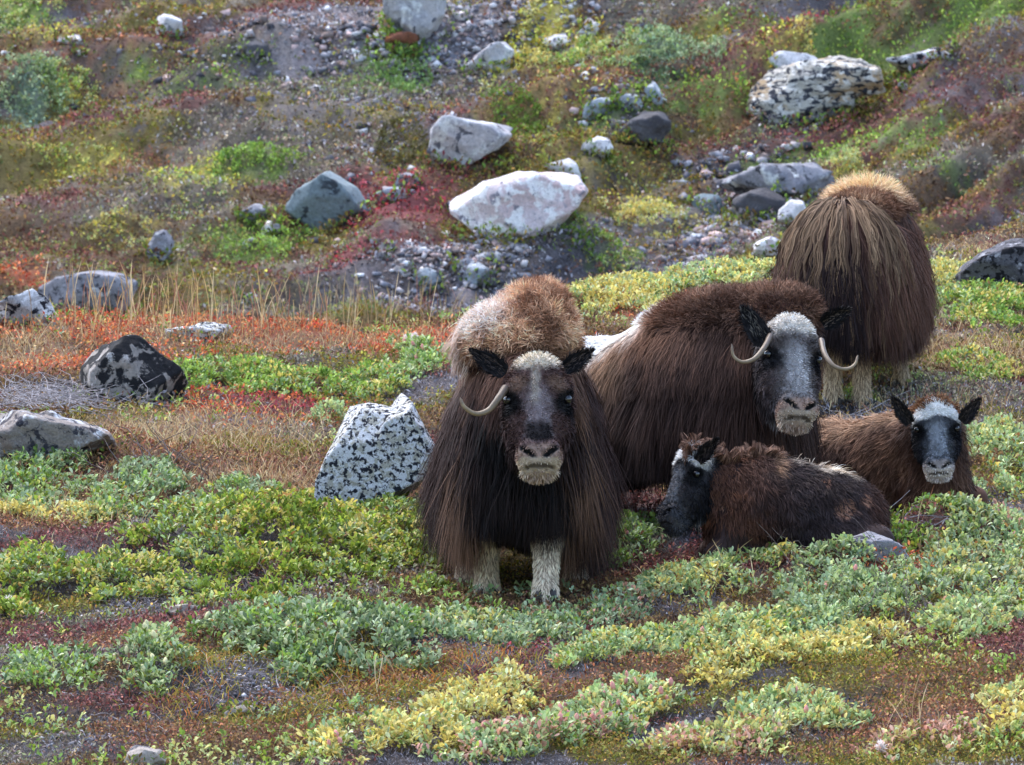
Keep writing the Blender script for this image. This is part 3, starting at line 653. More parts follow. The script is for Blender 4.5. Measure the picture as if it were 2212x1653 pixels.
class Beast:
    def __init__(s, name, label, cat, xy, heading, z=None, group='musk oxen of the herd'):
        s.h = nrmz(np.array([heading[0], heading[1], 0.])); s.X = np.array([s.h[1], -s.h[0], 0.])
        s.o = np.array([xy[0], xy[1], float(ground(xy[0], xy[1])) if z is None else z])
        s.root = thing(name, label, cat, tuple(s.o), math.atan2(-s.h[0], s.h[1]), group)
        s.B = []; s.legs = []; s.name = name
        s.r = np.random.default_rng(abs(hash(label)) % 1 + len(label))
    def l(s, w):
        w = np.asarray(w, float)-s.o
        return np.stack([w @ s.X, w @ s.h, w[..., 2]], -1)
    def px(s, u, v, d): return s.l(P(u, v, d))
    def setup_head(s, poll, tip, normal):
        a, b = s.px(*poll), s.px(*tip)
        n = np.array([np.dot(normal, s.X), np.dot(normal, s.h), normal[2]])
        Y = nrmz(b-a); Z = nrmz(n-Y*np.dot(n, Y)); X = np.cross(Y, Z)
        s.hp, s.H, s.hs = a, np.stack([X, Y, Z], 1), np.linalg.norm(b-a)/.5
    wide = 1.0
    def ph(s, p): return ((p-s.hp) @ s.H)/s.hs/np.array([s.wide, 1, 1])
    def hl(s, q): return s.hp+(np.asarray(q, float)*s.hs*np.array([s.wide, 1, 1])) @ s.H.T
    def fhead(s, p): return head_prims(s.ph(p))*s.hs
    def fbody(s, p):
        d = None
        for pr in s.B:
            e = ell(p, pr[1], pr[2]) if pr[0] == 'e' else cap(p, *pr[1:5])
            k = pr[-1]
            d = e if d is None else smin(d, e, k)
        return d
    def fleg(s, p):
        d = None
        for ch in s.legs:
            for (a, b, r1, r2) in ch:
                e = cap(p, a, b, r1, r2); d = e if d is None else smin(d, e, .03)
        return d
    def f(s, p):
        d = smin(s.fbody(p), s.fhead(p), .05)
        if s.legs: d = smin(d, s.fleg(p), .05)
        return d
    def fast(s, p): return smin(s.fbody(p), s.fhead(p), .05)
    def skin(s, colfn, h=.011, lo=None, hi=None):
        V, F = sdf_mesh(s.f, lo, hi, h)
        s.V, s.F = V, F
        c = colfn(V)
        mesh_np('body', V, F, M_SKIN, s.root, col=c)
    def grow(s, p, n, L, d0, g, K=6, off=.012, curl=.15, clump=0, ncl=400, spread=.35, fn=None):
        r = s.r; N = len(p)
        pts = np.zeros((N, K+1, 3)); pts[:, 0] = p-n*.006
        d = nrmz(d0); q = pts[:, 0].copy()
        f = fn or s.fast
        wob = r.normal(size=(N, 3))*curl
        for k in range(1, K+1):
            d = nrmz(d+np.asarray(g)[:, None]*DOWN/K*4.5+wob+r.normal(size=(N, 3))*curl*.5)
            q = q+d*(L/K)[:, None]
            sd_ = chunked(f, q); lim = off*(.6+k/K)
            m = sd_ < lim
            if m.any():
                gg = grad(f, q[m]); q[m] += gg*(lim-sd_[m])[:, None]
            pts[:, k] = q
            d = nrmz(q-pts[:, k-1])
        if clump:
            gi = r.choice(N, min(ncl, N), replace=False); G = p[gi]
            own = np.zeros(N, int)
            for i in range(0, N, 8000):
                own[i:i+8000] = ((p[i:i+8000, None]-G[None])**2).sum(-1).argmin(1)
            t = (np.linspace(0, 1, K+1)**1.2*clump)[None, :, None]
            base = pts[gi[own]]; offs = (pts[:, :1]-base[:, :1])
            pts = pts*(1-t)+(base+offs*spread)*t
            s.own = own
        return pts
    def ribbons(s, name, pts, n, w, c0, c1, mat=None, twist=.5, parent=None, bright=.18, mid=None, tpow=1.0):
        N, K1, _ = pts.shape; r = s.r
        T = np.gradient(pts, axis=1); T = nrmz(T)
        a = r.normal(size=N)*twist
        nn = nrmz(n+np.cross(n, r.normal(size=(N, 3)))*twist)
        side = nrmz(np.cross(T, nn[:, None, :]))
        prof = np.interp(np.linspace(0, 1, K1), [0, .5, .85, 1], [.9, 1, .6, .12])
        hw = (np.asarray(w)*np.ones(N))[:, None, None]*prof[None, :, None]*.5
        V = np.stack([pts-side*hw, pts+side*hw], 2).reshape(-1, 3)
        t = (np.linspace(0, 1, K1)**tpow)[None, :, None]
        col = c0[:, None]*(1-t)+c1[:, None]*t
        col = col*np.exp(r.normal(size=(N, 1, 1))*bright)
        col = (col*.96+.04*col.mean(-1, keepdims=True))*1.12
        col = np.clip(col, 1e-4, 1); col = col**1.14*(col.mean(-1, keepdims=True)**.16)*1.06
        col = np.clip(np.repeat(col[:, :, None], 2, 2), 0, .95).reshape(-1, 3)
        b = (np.arange(N)*K1*2)[:, None]+np.arange(K1-1)[None]*2
        F = np.stack([b, b+1, b+3, b+2], -1).reshape(-1, 4)
        return mesh_np(name, V, F, mat or M_FUR, parent or s.root, col=col)

    def ear(s, base, tip, width, depth, normal, col=S(30, 26, 28), inner=S(96, 84, 78), droop=0.0, roundness=.5):
        a = s.px(*base); b = s.px(*tip)
        n = np.array([np.dot(normal, s.X), np.dot(normal, s.h), normal[2]])
        ax = b-a; L = np.linalg.norm(ax); ax = ax/L
        n = nrmz(n-ax*np.dot(n, ax)); sd_ = np.cross(ax, n)
        nt_, ns = 12, 9
        V = []; 
        for layer in (0, 1):
            for i in range(nt_):
                t = i/(nt_-1)
                wv = width*(math.sin(math.pi*min(1, t*.86+.16))**roundness)*(1-.25*t)
                if i == nt_-1: wv = width*.12
                for j in range(ns):
                    q = j/(ns-1)*2-1
                    z = depth*(q*q)*(1-.4*t)-depth*.6-layer*.009*(1-q*q*.8)
                    V.append(a+ax*L*t+sd_*wv*.5*q+n*z)
        V = np.array(V); m = nt_*ns; F = []
        for layer in (0, 1):
            for i in range(nt_-1):
                for j in range(ns-1):
                    k = layer*m+i*ns+j
                    F.append([k, k+1, k+ns+1, k+ns] if not layer else [k, k+ns, k+ns+1, k+1])
        rim = [i*ns for i in range(nt_)]+[(nt_-1)*ns+j for j in range(1, ns)]+[i*ns+ns-1 for i in range(nt_-2, -1, -1)]
        for k0, k1 in zip(rim[:-1], rim[1:]): F.append([k0, k1, k1+m, k0+m])
        F = np.array(F)
        e = mesh_np('ear', V, F, M_SKIN, s.root, col=np.repeat(np.array([col*.5]), len(V), 0))
        # hair of the ear
        N = 900; r = s.r
        fi = r.integers(0, len(F), N); w = r.random((N, 2))
        Q = V[F[fi]]; p = (Q[:, 0]*(1-w[:, :1])+Q[:, 1]*w[:, :1])*(1-w[:, 1:])+(Q[:, 3]*(1-w[:, :1])+Q[:, 2]*w[:, :1])*w[:, 1:]
        qn = np.cross(Q[:, 1]-Q[:, 0], Q[:, 3]-Q[:, 0]); qn = nrmz(qn)
        side = ((p-a) @ sd_)/(width*.5); front = (fi < (nt_-1)*(ns-1))
        d = ax*.9+qn*.35+sd_*side[:, None]*.45+r.normal(size=(N, 3))*.2
        K = 3; pts = p[:, None]+nrmz(d)[:, None]*(np.linspace(0, 1, K+1)[None, :, None])*(r.uniform(.012, .03, N)*s.hs)[:, None, None]
        cc = np.where((front & (np.abs(side) < .55) & (r.random(N) < .33))[:, None], inner, col)
        s.ribbons('fur', pts, qn, .003, cc*.8, cc*1.3, parent=e)
        return e
    def horn(s, px, r0, r1):
        pts = np.array([s.px(*q) for q in px]); n = len(px)
        t = np.linspace(0, n-1, 22)
        # Catmull-Rom
        ext = np.vstack([2*pts[0]-pts[1], pts, 2*pts[-1]-pts[-2]]); out = []
        for tt in t:
            i = min(int(tt), n-2); f_ = tt-i; p0, p1, p2, p3 = ext[i:i+4]
            out.append(.5*((2*p1)+(-p0+p2)*f_+(2*p0-5*p1+4*p2-p3)*f_**2+(-p0+3*p1-3*p2+p3)*f_**3))
        c_ = np.array(out); T = nrmz(np.gradient(c_, axis=0)); up = np.array([.1, 1, .2])
        A = nrmz(np.cross(T, up)); B = np.cross(T, A); m = 10; V = []; col = []
        for i in range(len(c_)):
            k = i/(len(c_)-1); rr = (r0*(1-k)+r1*k)*(1+.04*math.sin(i*2.1)*(1-k))
            if i == len(c_)-1: rr *= .3
            cc = (1-k)*S(84, 68, 56)+k*S(150, 130, 100)
            if k > .88: cc = S(120, 100, 80)
            for j in range(m):
                th = j/m*2*math.pi; V.append(c_[i]+rr*(A[i]*math.cos(th)+B[i]*math.sin(th))); col.append(cc)
        F = [[i*m+j, i*m+(j+1) % m, (i+1)*m+(j+1) % m, (i+1)*m+j] for i in range(len(c_)-1) for j in range(m)]
        e = len(V); V.append(c_[-1]+T[-1]*r1*.6); col.append(S(120, 100, 80))
        F2 = [[(len(c_)-1)*m+j, (len(c_)-1)*m+(j+1) % m, e] for j in range(m)]
        return mesh_np('horn', V, [np.array(F), np.array(F2)], M_HORN, s.root, col=np.array(col))
    def eyes(s, rr=.020):
        for sx in (-1, 1):
            c0 = s.hl((sx*.106, .168, -.055))
            u = np.linspace(0, math.pi, 13); w = np.linspace(0, 2*math.pi, 21)[:-1]
            V = [c0+rr*s.hs*np.array([math.sin(a)*math.cos(b), math.sin(a)*math.sin(b), math.cos(a)]) for a in u for b in w]
            F = [[i*20+j, (i+1)*20+j, (i+1)*20+(j+1) % 20, i*20+(j+1) % 20] for i in range(12) for j in range(20)]
            mesh_np('eye', V, np.array(F), M_EYE, s.root)
    def hoof(s, foot, yaw=0, sc=1.0):
        def ff(p):
            q = (p-foot)
            a = np.abs(q[:, 0]-.0); t = np.stack([a, q[:, 1], q[:, 2]], 1)
            d = ell(t, (.024*sc, .022*sc, .022*sc), (.026*sc, .052*sc, .040*sc))
            return smax(d, -(q[:, 2]+.012), .004)
        V, F = sdf_mesh(ff, foot-.09*sc, foot+.10*sc, .008)
        mesh_np('hoof', V, F, M_HOOF, s.root)
M_HORN = attr_mat('horn', .45, .45, var=.2, scale=50)

def leg(s, top, foot, hind=False, r=.075, sc=1.0):
    top = np.asarray(top, float); foot = np.asarray(foot, float)
    if hind:
        hock = foot+np.array([0, -.05, .26])*sc; knee = (top+foot)/2+np.array([0, .10, .06])*sc
        s.legs.append([(top, knee, r*1.5, r*1.1), (knee, hock, r*1.05, r*.62), (hock, foot+[0, 0, .06*sc], r*.62, r*.50), (foot+[0, 0, .06*sc], foot+[0, .02*sc, .03*sc], r*.52, r*.58)])
    else:
        knee = foot*.55+top*.45+np.array([0, .02, 0]); pas = foot+np.array([0, 0, .06*sc])
        s.legs.append([(top, knee, r*1.2, r*.68), (knee, pas, r*.62, r*.46), (pas, foot+[0, .02*sc, .03*sc], r*.46, r*.58)])

def mixc(a, b, t):
    t = np.asarray(t)[:, None]; return a*(1-t)+b*t
def face_colour(ph, st):
    x, y, z = ph.T; ax = np.abs(x); n = fbm(x*38+5, y*38, z*38, seed=71, o=3); n2 = fbm(x*90, y*22, z*60, seed=72, o=3)
    N = len(x); c = np.repeat(st['face'][None], N, 0)
    c = mixc(c, st['side'], sm(.055, .10, ax+.02*(n-.5))*sm(.10, .2, y))
    c = mixc(c, st['side']*.7, sm(-.10, -.16, z))
    # grey hairs along the bridge
    g = sm(.07, .03, ax+.06*(n-.5))*sm(.10, .18, y)*sm(.40, .33, y)*st['greyamt']
    c = mixc(c, st['grey'], np.clip(g*(.55+1.2*(n2-.35)), 0, 1))
    if st.get('saddle'):   # dark patch above the nose
        c = mixc(c, st['dark'], sm(.055, .035, ax)*sm(.27, .31, y)*sm(.385, .365, y)*.9)
    # eyes sit in dark rings
    de = np.sqrt((ax-.100)**2+((y-.175)*.8)**2+(z+.055)**2)
    c = mixc(c, st['dark'], sm(.058, .036, de))
    c = mixc(c, st['dark'], sm(.05, .02, np.abs(ax-.085))*sm(.17, .19, y)*sm(.26, .22, y)*.8)
    # brows
    c = mixc(c, st['brow'], sm(.05, .02, np.sqrt((ax-.07)**2+((y-.115))**2))*st.get('browamt', .7))
    # white forehead
    w = sm(st['w1'], st['w0'], y+.045*(n-.5)+st.get('arch', 0)*ax)*sm(st['wx']+.02, st['wx']-.02, ax+.03*(n-.5))
    if st.get('stripe'):
        w = np.maximum(w, sm(.022, .006, np.abs(x*st['stripe']-.008+.02*(n-.5)))*sm(.235, .17, y)*.5)
    c = mixc(c, st['white'], w*sm(-.13, -.08, z))
    # muzzle
    m = sm(.382, .408, y+.02*(n-.5)-.16*ax)
    c = mixc(c, st['muz'], m)
    c = mixc(c, st['muz']*.62, m*sm(.030, .016, np.sqrt((ax)**2+((y-.408)*1.1)**2+0*x))*.5)
    c = mixc(c, st['lip'], sm(.447, .456, y+.12*ax)*sm(-.16, -.12, z))
    c = mixc(c, st['muz'], sm(.484, .494, y)*.55)
    c = mixc(c, S(14, 11, 12), sm(.004, -.002, nostril_d(ph)))
    c = mixc(c, S(40, 30, 28), sm(.003, -.001, mouth_d(ph))*.85)
    return c
ST1 = dict(face=S(96,72,68), side=S(88,66,62), grey=S(164,152,154), greyamt=.8, saddle=True, dark=S(20,15,17), brow=S(134,106,88), white=S(216,204,186), w0=.03, w1=.072, wx=.078, stripe=1, muz=S(158,132,118), lip=S(186,168,146))
ST2 = dict(face=S(122,114,112), side=S(98,84,82), grey=S(196,192,192), greyamt=1.05, dark=S(24,20,24), brow=S(88,76,72), white=S(218,210,200), w0=.06, w1=.10, wx=.088, muz=S(176,148,132), lip=S(190,172,152))
ST3 = dict(face=S(98,100,106), side=S(58,55,60), grey=S(178,182,190), greyamt=.9, dark=S(18,18,22), brow=S(52,52,56), white=S(238,236,232), w0=.085, w1=.105, wx=.125, arch=-.25, muz=S(176,164,158), lip=S(214,202,192), browamt=.5)

ST4 = dict(ST3, face=S(82,78,80), grey=S(150,152,158), muz=S(74,74,80), lip=S(96,94,98))
def finish_head(s, st, n=9000, cheek=.05, white_len=.03, chin=.022):
    """short face fur: lies from forehead to nose, long on cheeks, throat and chin"""
    r = s.r
    ctr = s.V[s.F].mean(1); ph = s.ph(ctr)
    m = (s.fhead(ctr) < s.fbody(ctr)-.0)
    F = s.F[m]
    p = sample_mesh(s.V, F, n, r); n_ = grad(s.f, p)
    ph = s.ph(p); x, y, z = ph.T; ax = np.abs(x)
    de = np.sqrt((ax-.112)**2+(y-.168)**2+(z+.055)**2)
    keep = (de > .026) & (nostril_d(ph) > .003) & (mouth_d(ph) > .001)
    p, n_, ph, x, y, z, ax = p[keep], n_[keep], ph[keep], x[keep], y[keep], z[keep], ax[keep]
    L = .016+0*y
    L = np.where(y < .10, white_len, L); L = np.where(z < -.11, cheek, L); L = np.where(y > .37, .008, L)
    L = np.where((y > .47) & (z < -.08), chin, L); L = np.where((z < -.17) & (y < .36), cheek*1.8, L)
    L = np.where((ax > .085) & (y > .2) & (y < .36), np.maximum(L, .022), L)
    L = L*s.hs*r.uniform(.7, 1.3, len(p))
    Yd = s.H[:, 1]; Xd = s.H[:, 0]
    d = Yd[None]*.9+n_*np.where(y < .1, .9, np.where(y > .37, .5, .42))[:, None]+Xd[None]*(np.sign(x)*.35)[:, None]+r.normal(size=(len(p), 3))*.22
    d = np.where((y < .08)[:, None], d+Xd[None]*r.normal(size=(len(p), 1))*.6-Yd[None]*.5, d)
    pts = s.grow(p, n_, L, d, np.where(L > .04, .8, .1), K=4, off=.004, curl=.10, fn=s.fast)
    c = face_colour(ph, st)
    c1 = np.where((z < -.17)[:, None] & (y < .45)[:, None], c*.8, c*1.15)
    s.ribbons('face_fur', pts, n_, np.where(L > .03, .0035, .0028), c*.9, c1, twist=.6, bright=.22)
def leg_fur(s, n, c0, c1, L=.03, up=.40):
    r = s.r
    ctr = s.V[s.F].mean(1); m = (s.fleg(ctr) < .01) & (ctr[:, 2] < up)
    if not m.any(): return
    p = sample_mesh(s.V, s.F[m], n, r); n_ = grad(s.f, p)
    d = DOWN[None]*1.0+n_*.35+r.normal(size=(n, 3))*.18
    pts = s.grow(p, n_, L*r.uniform(.6, 1.5, n), d, np.full(n, .5), K=4, off=.004, curl=.08, clump=.12, ncl=n//14, fn=s.f)
    t = sm(.36, .22, p[:, 2]+.05*(fbm(p[:, 0]*20, p[:, 1]*20, p[:, 2]*10, seed=5)-.5))
    s.ribbons('leg_fur', pts, n_, .0024, mixc(c0, c1, t)*.9, mixc(c0, c1, t)*1.1, bright=.14)
def coat(s, n, K, fn, name='coat', width=.0042, mask=None, clump=.5, ncl=900, weight=None, bright=.17, off=.012, curl=.12, twist=.5, spread=.35):
    """fn(p, n) -> length, direction, gravity, root colour, tip colour"""
    r = s.r
    ctr = s.V[s.F].mean(1)
    m = (s.fbody(ctr) < s.fhead(ctr)+.02)
    if s.legs: m &= ~((s.fleg(ctr) < .012) & (s.fbody(ctr) > .012))
    if mask is not None: m &= mask(ctr)
    F = s.F[m]
    if weight is not None:
        wv = weight(ctr[m]); keep = r.random(len(F)) < wv; F = F[keep]
    p = sample_mesh(s.V, F, n, r); n_ = grad(s.f, p)
    L, d, g, c0, c1 = fn(p, n_)
    # wind and tangles: the lie of the hair wanders over the body
    w1 = fbm(p[:, 0]*4.5, p[:, 1]*4.5, p[:, 2]*3.0, seed=500, o=3)-.5; w2 = fbm(p[:, 0]*14, p[:, 1]*14, p[:, 2]*7, seed=510, o=2)-.5
    d = nrmz(d)+tang([1, 0, 0], n_)*(w1*1.5+w2*.9)[:, None]+tang([0, 1, 0], n_)*(w2*1.2-w1*.6)[:, None]
    L = L*(1+.9*w2)
    pts = s.grow(p, n_, L, d+r.normal(size=(n, 3))*.12, g, K=K, off=off, curl=curl, clump=clump, ncl=ncl, spread=spread)
    # tips never reach under the turf
    if clump:
        cb = np.exp(np.random.default_rng(3).normal(size=ncl+1)*.09)[s.own % ncl][:, None]
        c0, c1 = c0*cb, c1*cb
    return s.ribbons(name, pts, n_, width, c0, c1, bright=bright, twist=twist)
def tang(v, n):
    v = np.asarray(v, float)
    if v.ndim == 1: v = np.repeat(v[None], len(n), 0)
    return nrmz(v-n*(v*n).sum(1)[:, None])

# ---------------------------------------------------------------- 1: the cow facing the camera
def ox_front():
    gA = cast(1052, 1297); gB = cast(1178, 1303)
    mid = (gA+gB)/2
    s = Beast('musk_ox', 'front musk ox facing the camera with a pale woolly hump and a single curled horn', 'musk ox', (mid[0], mid[1]+.40), (.035, -1), z=mid[2])
    s.B = [('e', (-.035, .12, .66), (.272, .40, .37), 0), ('e', (-.035, -.38, .60), (.285, .60, .34), .12), ('e', (-.03, -.85, .60), (.25, .28, .32), .12),
           ('e', (-.01, .33, .55), (.22, .20, .28), .10), ('e', (-.03, .16, .95), (.165, .28, .16), .08), ('c', (-.03, .28, .84), (-.03, .52, .85), .15, .12, .08)]
    s.wide = 1.12; s.setup_head((1160, 770, mid[1]+30-.40), (1166, 1008, mid[1]+30-.64), (.02, -1, .35))
    hipA = (.14, .30, .55); hipB = (-.12, .30, .55)
    fA, fB = s.l(gA), s.l(gB); fA[2] += .0; fB[2] += .0
    for hp_, ft in ((hipA, fA), (hipB, fB)): leg(s, hp_, ft, r=.078); s.hoof(ft)
    for u, v, hx in ((1012, 1284, .17), (1243, 1285, -.17)):
        dd = mid[1]+30+.85; w = P(u, v, dd); ft = s.l(w); ft[2] = float(ground(w[0], w[1]))-s.o[2]
        leg(s, (hx, -.62, .55), ft, True, r=.075); s.hoof(ft)
    bl = S(24, 19, 22)
    def col(p):
        x, y, z = p.T; c = mixc(S(30, 22, 24), S(60, 42, 38), sm(.2, .9, z)); c = mixc(c, S(120, 92, 76), sm(.92, 1.05, z))
        m = sm(.02, -.02, s.fhead(p)-s.fbody(p)); c = mixc(c, face_colour(s.ph(p), ST1)*.8, m)
        lg = sm(.02, 0, s.fleg(p))*sm(.32, .22, z)*(1-m); return mixc(c, S(150, 132, 112), lg)
    s.skin(col, .011, (-.5, -1.35, -.06), (.5, 1.05, 1.32))
    def fur(p, n):
        x, y, z = p.T; r = s.r; N = len(p)
        nn = fbm(x*7, y*7, z*3, seed=81, o=3); st = fbm(x*34, y*34, z*3, seed=82, o=3)
        L = np.clip(z-np.where(np.abs(x) > .17, .10, .23)+.12*(nn-.5), .04, .50)
        L = np.where(z > .78, .20, L); L = np.where(z > .96, .10, L); L = np.where(n[:, 2] < -.45, .10, L)
        t = tang([0, -.30, -1], n)
        out = np.stack([np.sign(x)*.25, 0*x, 0*x], 1)
        d = t+n*np.where(z > .98, .8, .10)[:, None]+out*.05
        g = np.where(z > .98, .15, .9)
        side = mixc(S(36, 25, 26), S(78, 52, 45), sm(.45, 1.0, z+.35*(nn-.5)))
        side = mixc(side, S(120, 88, 76), sm(.6, .8, st)*.3*sm(.3, .8, z))
        front = sm(.30, .44, y)*sm(.24, .14, np.abs(x))
        c = mixc(side, bl, np.clip(sm(.60, .30, z+.2*(nn-.5))*.75+front*sm(.9, .7, z), 0, 1))
        c = mixc(c, S(142, 106, 86), sm(.86, 1.0, z+.06*(nn-.5)))
        c = mixc(c, S(214, 196, 186), sm(.12, .24, x)*sm(.76, .92, z+.1*(nn-.5))*.45)
        edge = sm(.05, .02, np.abs(np.abs(x)-.19))*sm(.3, .42, y)*sm(.25, .5, z)*sm(1.0, .85, z)
        c = mixc(c, S(146, 112, 88), edge*.7)
        tip = mixc(c*1.25, S(84, 58, 48), sm(.2, .5, z)*.25)
        return L*r.uniform(.8, 1.06, N), d, g, c, tip
    coat(s, 92000, 8, fur, clump=.34, ncl=1500, width=.0023, curl=.10)
    # long throat and chest hair below the chin
    def chest(p, n):
        x, y, z = p.T; N = len(p)
        c = mixc(np.repeat(bl[None], N, 0), S(70, 50, 44), sm(.09, .17, np.abs(x))*.8)
        return np.clip(z-.25, .05, .30)*s.r.uniform(.8, 1.1, N), tang([0, .15, -1], n)+n*.30, np.full(N, .9), c, c*1.2
    coat(s, 9000, 7, chest, name='chest_fur', mask=lambda c: (c[:, 1] > .30) & (c[:, 2] < .85) & (c[:, 2] > .3) & (np.abs(c[:, 0]) < .22), ncl=260, clump=.6)
    # the pompadour of underwool over the forehead
    W = [((-.035, .33, 1.04), (.185, .20, .130)), ((-.075, .26, 1.13), (.125, .19, .110)), ((.085, .28, 1.02), (.13, .18, .125))]
    def fw(p):
        d = ell(p, *W[0]); 
        for w_ in W[1:]: d = smin(d, ell(p, *w_), .06)
        return d+.018*(fbm(p[:, 0]*11, p[:, 1]*11, p[:, 2]*11, seed=8)-.5)*2
    V, F = sdf_mesh(fw, (-.36, -.06, .84), (.36, .6, 1.32), .013)
    wool = mesh_np('hump_wool', V, F, M_SKIN, s.root, col=np.repeat(S(112, 84, 68)[None], len(V), 0))
    N = 27000; r = s.r; p = sample_mesh(V, F, N, r); n = grad(fw, p); x, y, z = p.T
    cl = fbm(x*16, y*16, z*16, seed=83, o=3); 
    d = n*.75+np.stack([.35+.0*x, .1+0*x, .15+0*x], 1)*.5+r.normal(size=(N, 3))*.35+np.stack([np.sin(z*60), 0*x, np.cos(x*60)], 1)*.25
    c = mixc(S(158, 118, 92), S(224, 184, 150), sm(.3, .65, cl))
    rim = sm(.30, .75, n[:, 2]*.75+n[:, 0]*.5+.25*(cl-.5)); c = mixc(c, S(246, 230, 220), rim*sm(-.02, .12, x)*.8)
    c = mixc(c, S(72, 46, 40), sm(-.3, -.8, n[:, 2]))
    L = r.uniform(.03, .075, N)
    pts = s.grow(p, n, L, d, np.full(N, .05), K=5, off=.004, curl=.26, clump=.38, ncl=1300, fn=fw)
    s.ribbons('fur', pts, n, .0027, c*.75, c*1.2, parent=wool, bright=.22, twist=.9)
    # wind-blown pale guard hair streaming off the hump to the left of the picture
    N = 4600; i = r.choice(len(p), N, p=(lambda w: w/w.sum())(sm(.35, .85, n[:, 2]*.35+n[:, 0]*.9)*sm(.4, -.1, n[:, 1])+.004))
    pp, n2 = p[i], n[i]
    d = np.stack([.75+0*n2[:, 0], -.25+0*n2[:, 0], -.10+.5*n2[:, 2]], 1)+n2*.55
    L = r.uniform(.06, .17, N)
    pts = s.grow(pp, n2, L, d, np.full(N, .75), K=7, off=.008, curl=.14, clump=.78, ncl=120, spread=.3, fn=lambda q: np.minimum(fw(q), s.fast(q)))
    cc = mixc(S(178, 146, 124), S(226, 208, 196), r.random(N)*.9)
    m_ = s.ribbons('blown_hair', pts, n2, .0024, cc*.9, cc*1.1, bright=.15)
    finish_head(s, ST1, 12000, cheek=.05, white_len=.02)
    leg_fur(s, 15000, S(62, 48, 42), S(222, 204, 178), L=.026)
    s.eyes()
    s.ear((1090, 806, mid[1]+29.62), (1020, 758, mid[1]+29.66), .078, .024, (.15, -1, .1)); s.ear((1218, 800, mid[1]+29.62), (1276, 758, mid[1]+29.66), .068, .024, (-.15, -1, .1))
    dd = mid[1]+29.50
    s.horn([(1092, 838, dd+.05), (1076, 862, dd), (1056, 886, dd-.02), (1028, 894, dd-.05), (1004, 880, dd-.07), (994, 860, dd-.07)], .0155, .0055)
    return s

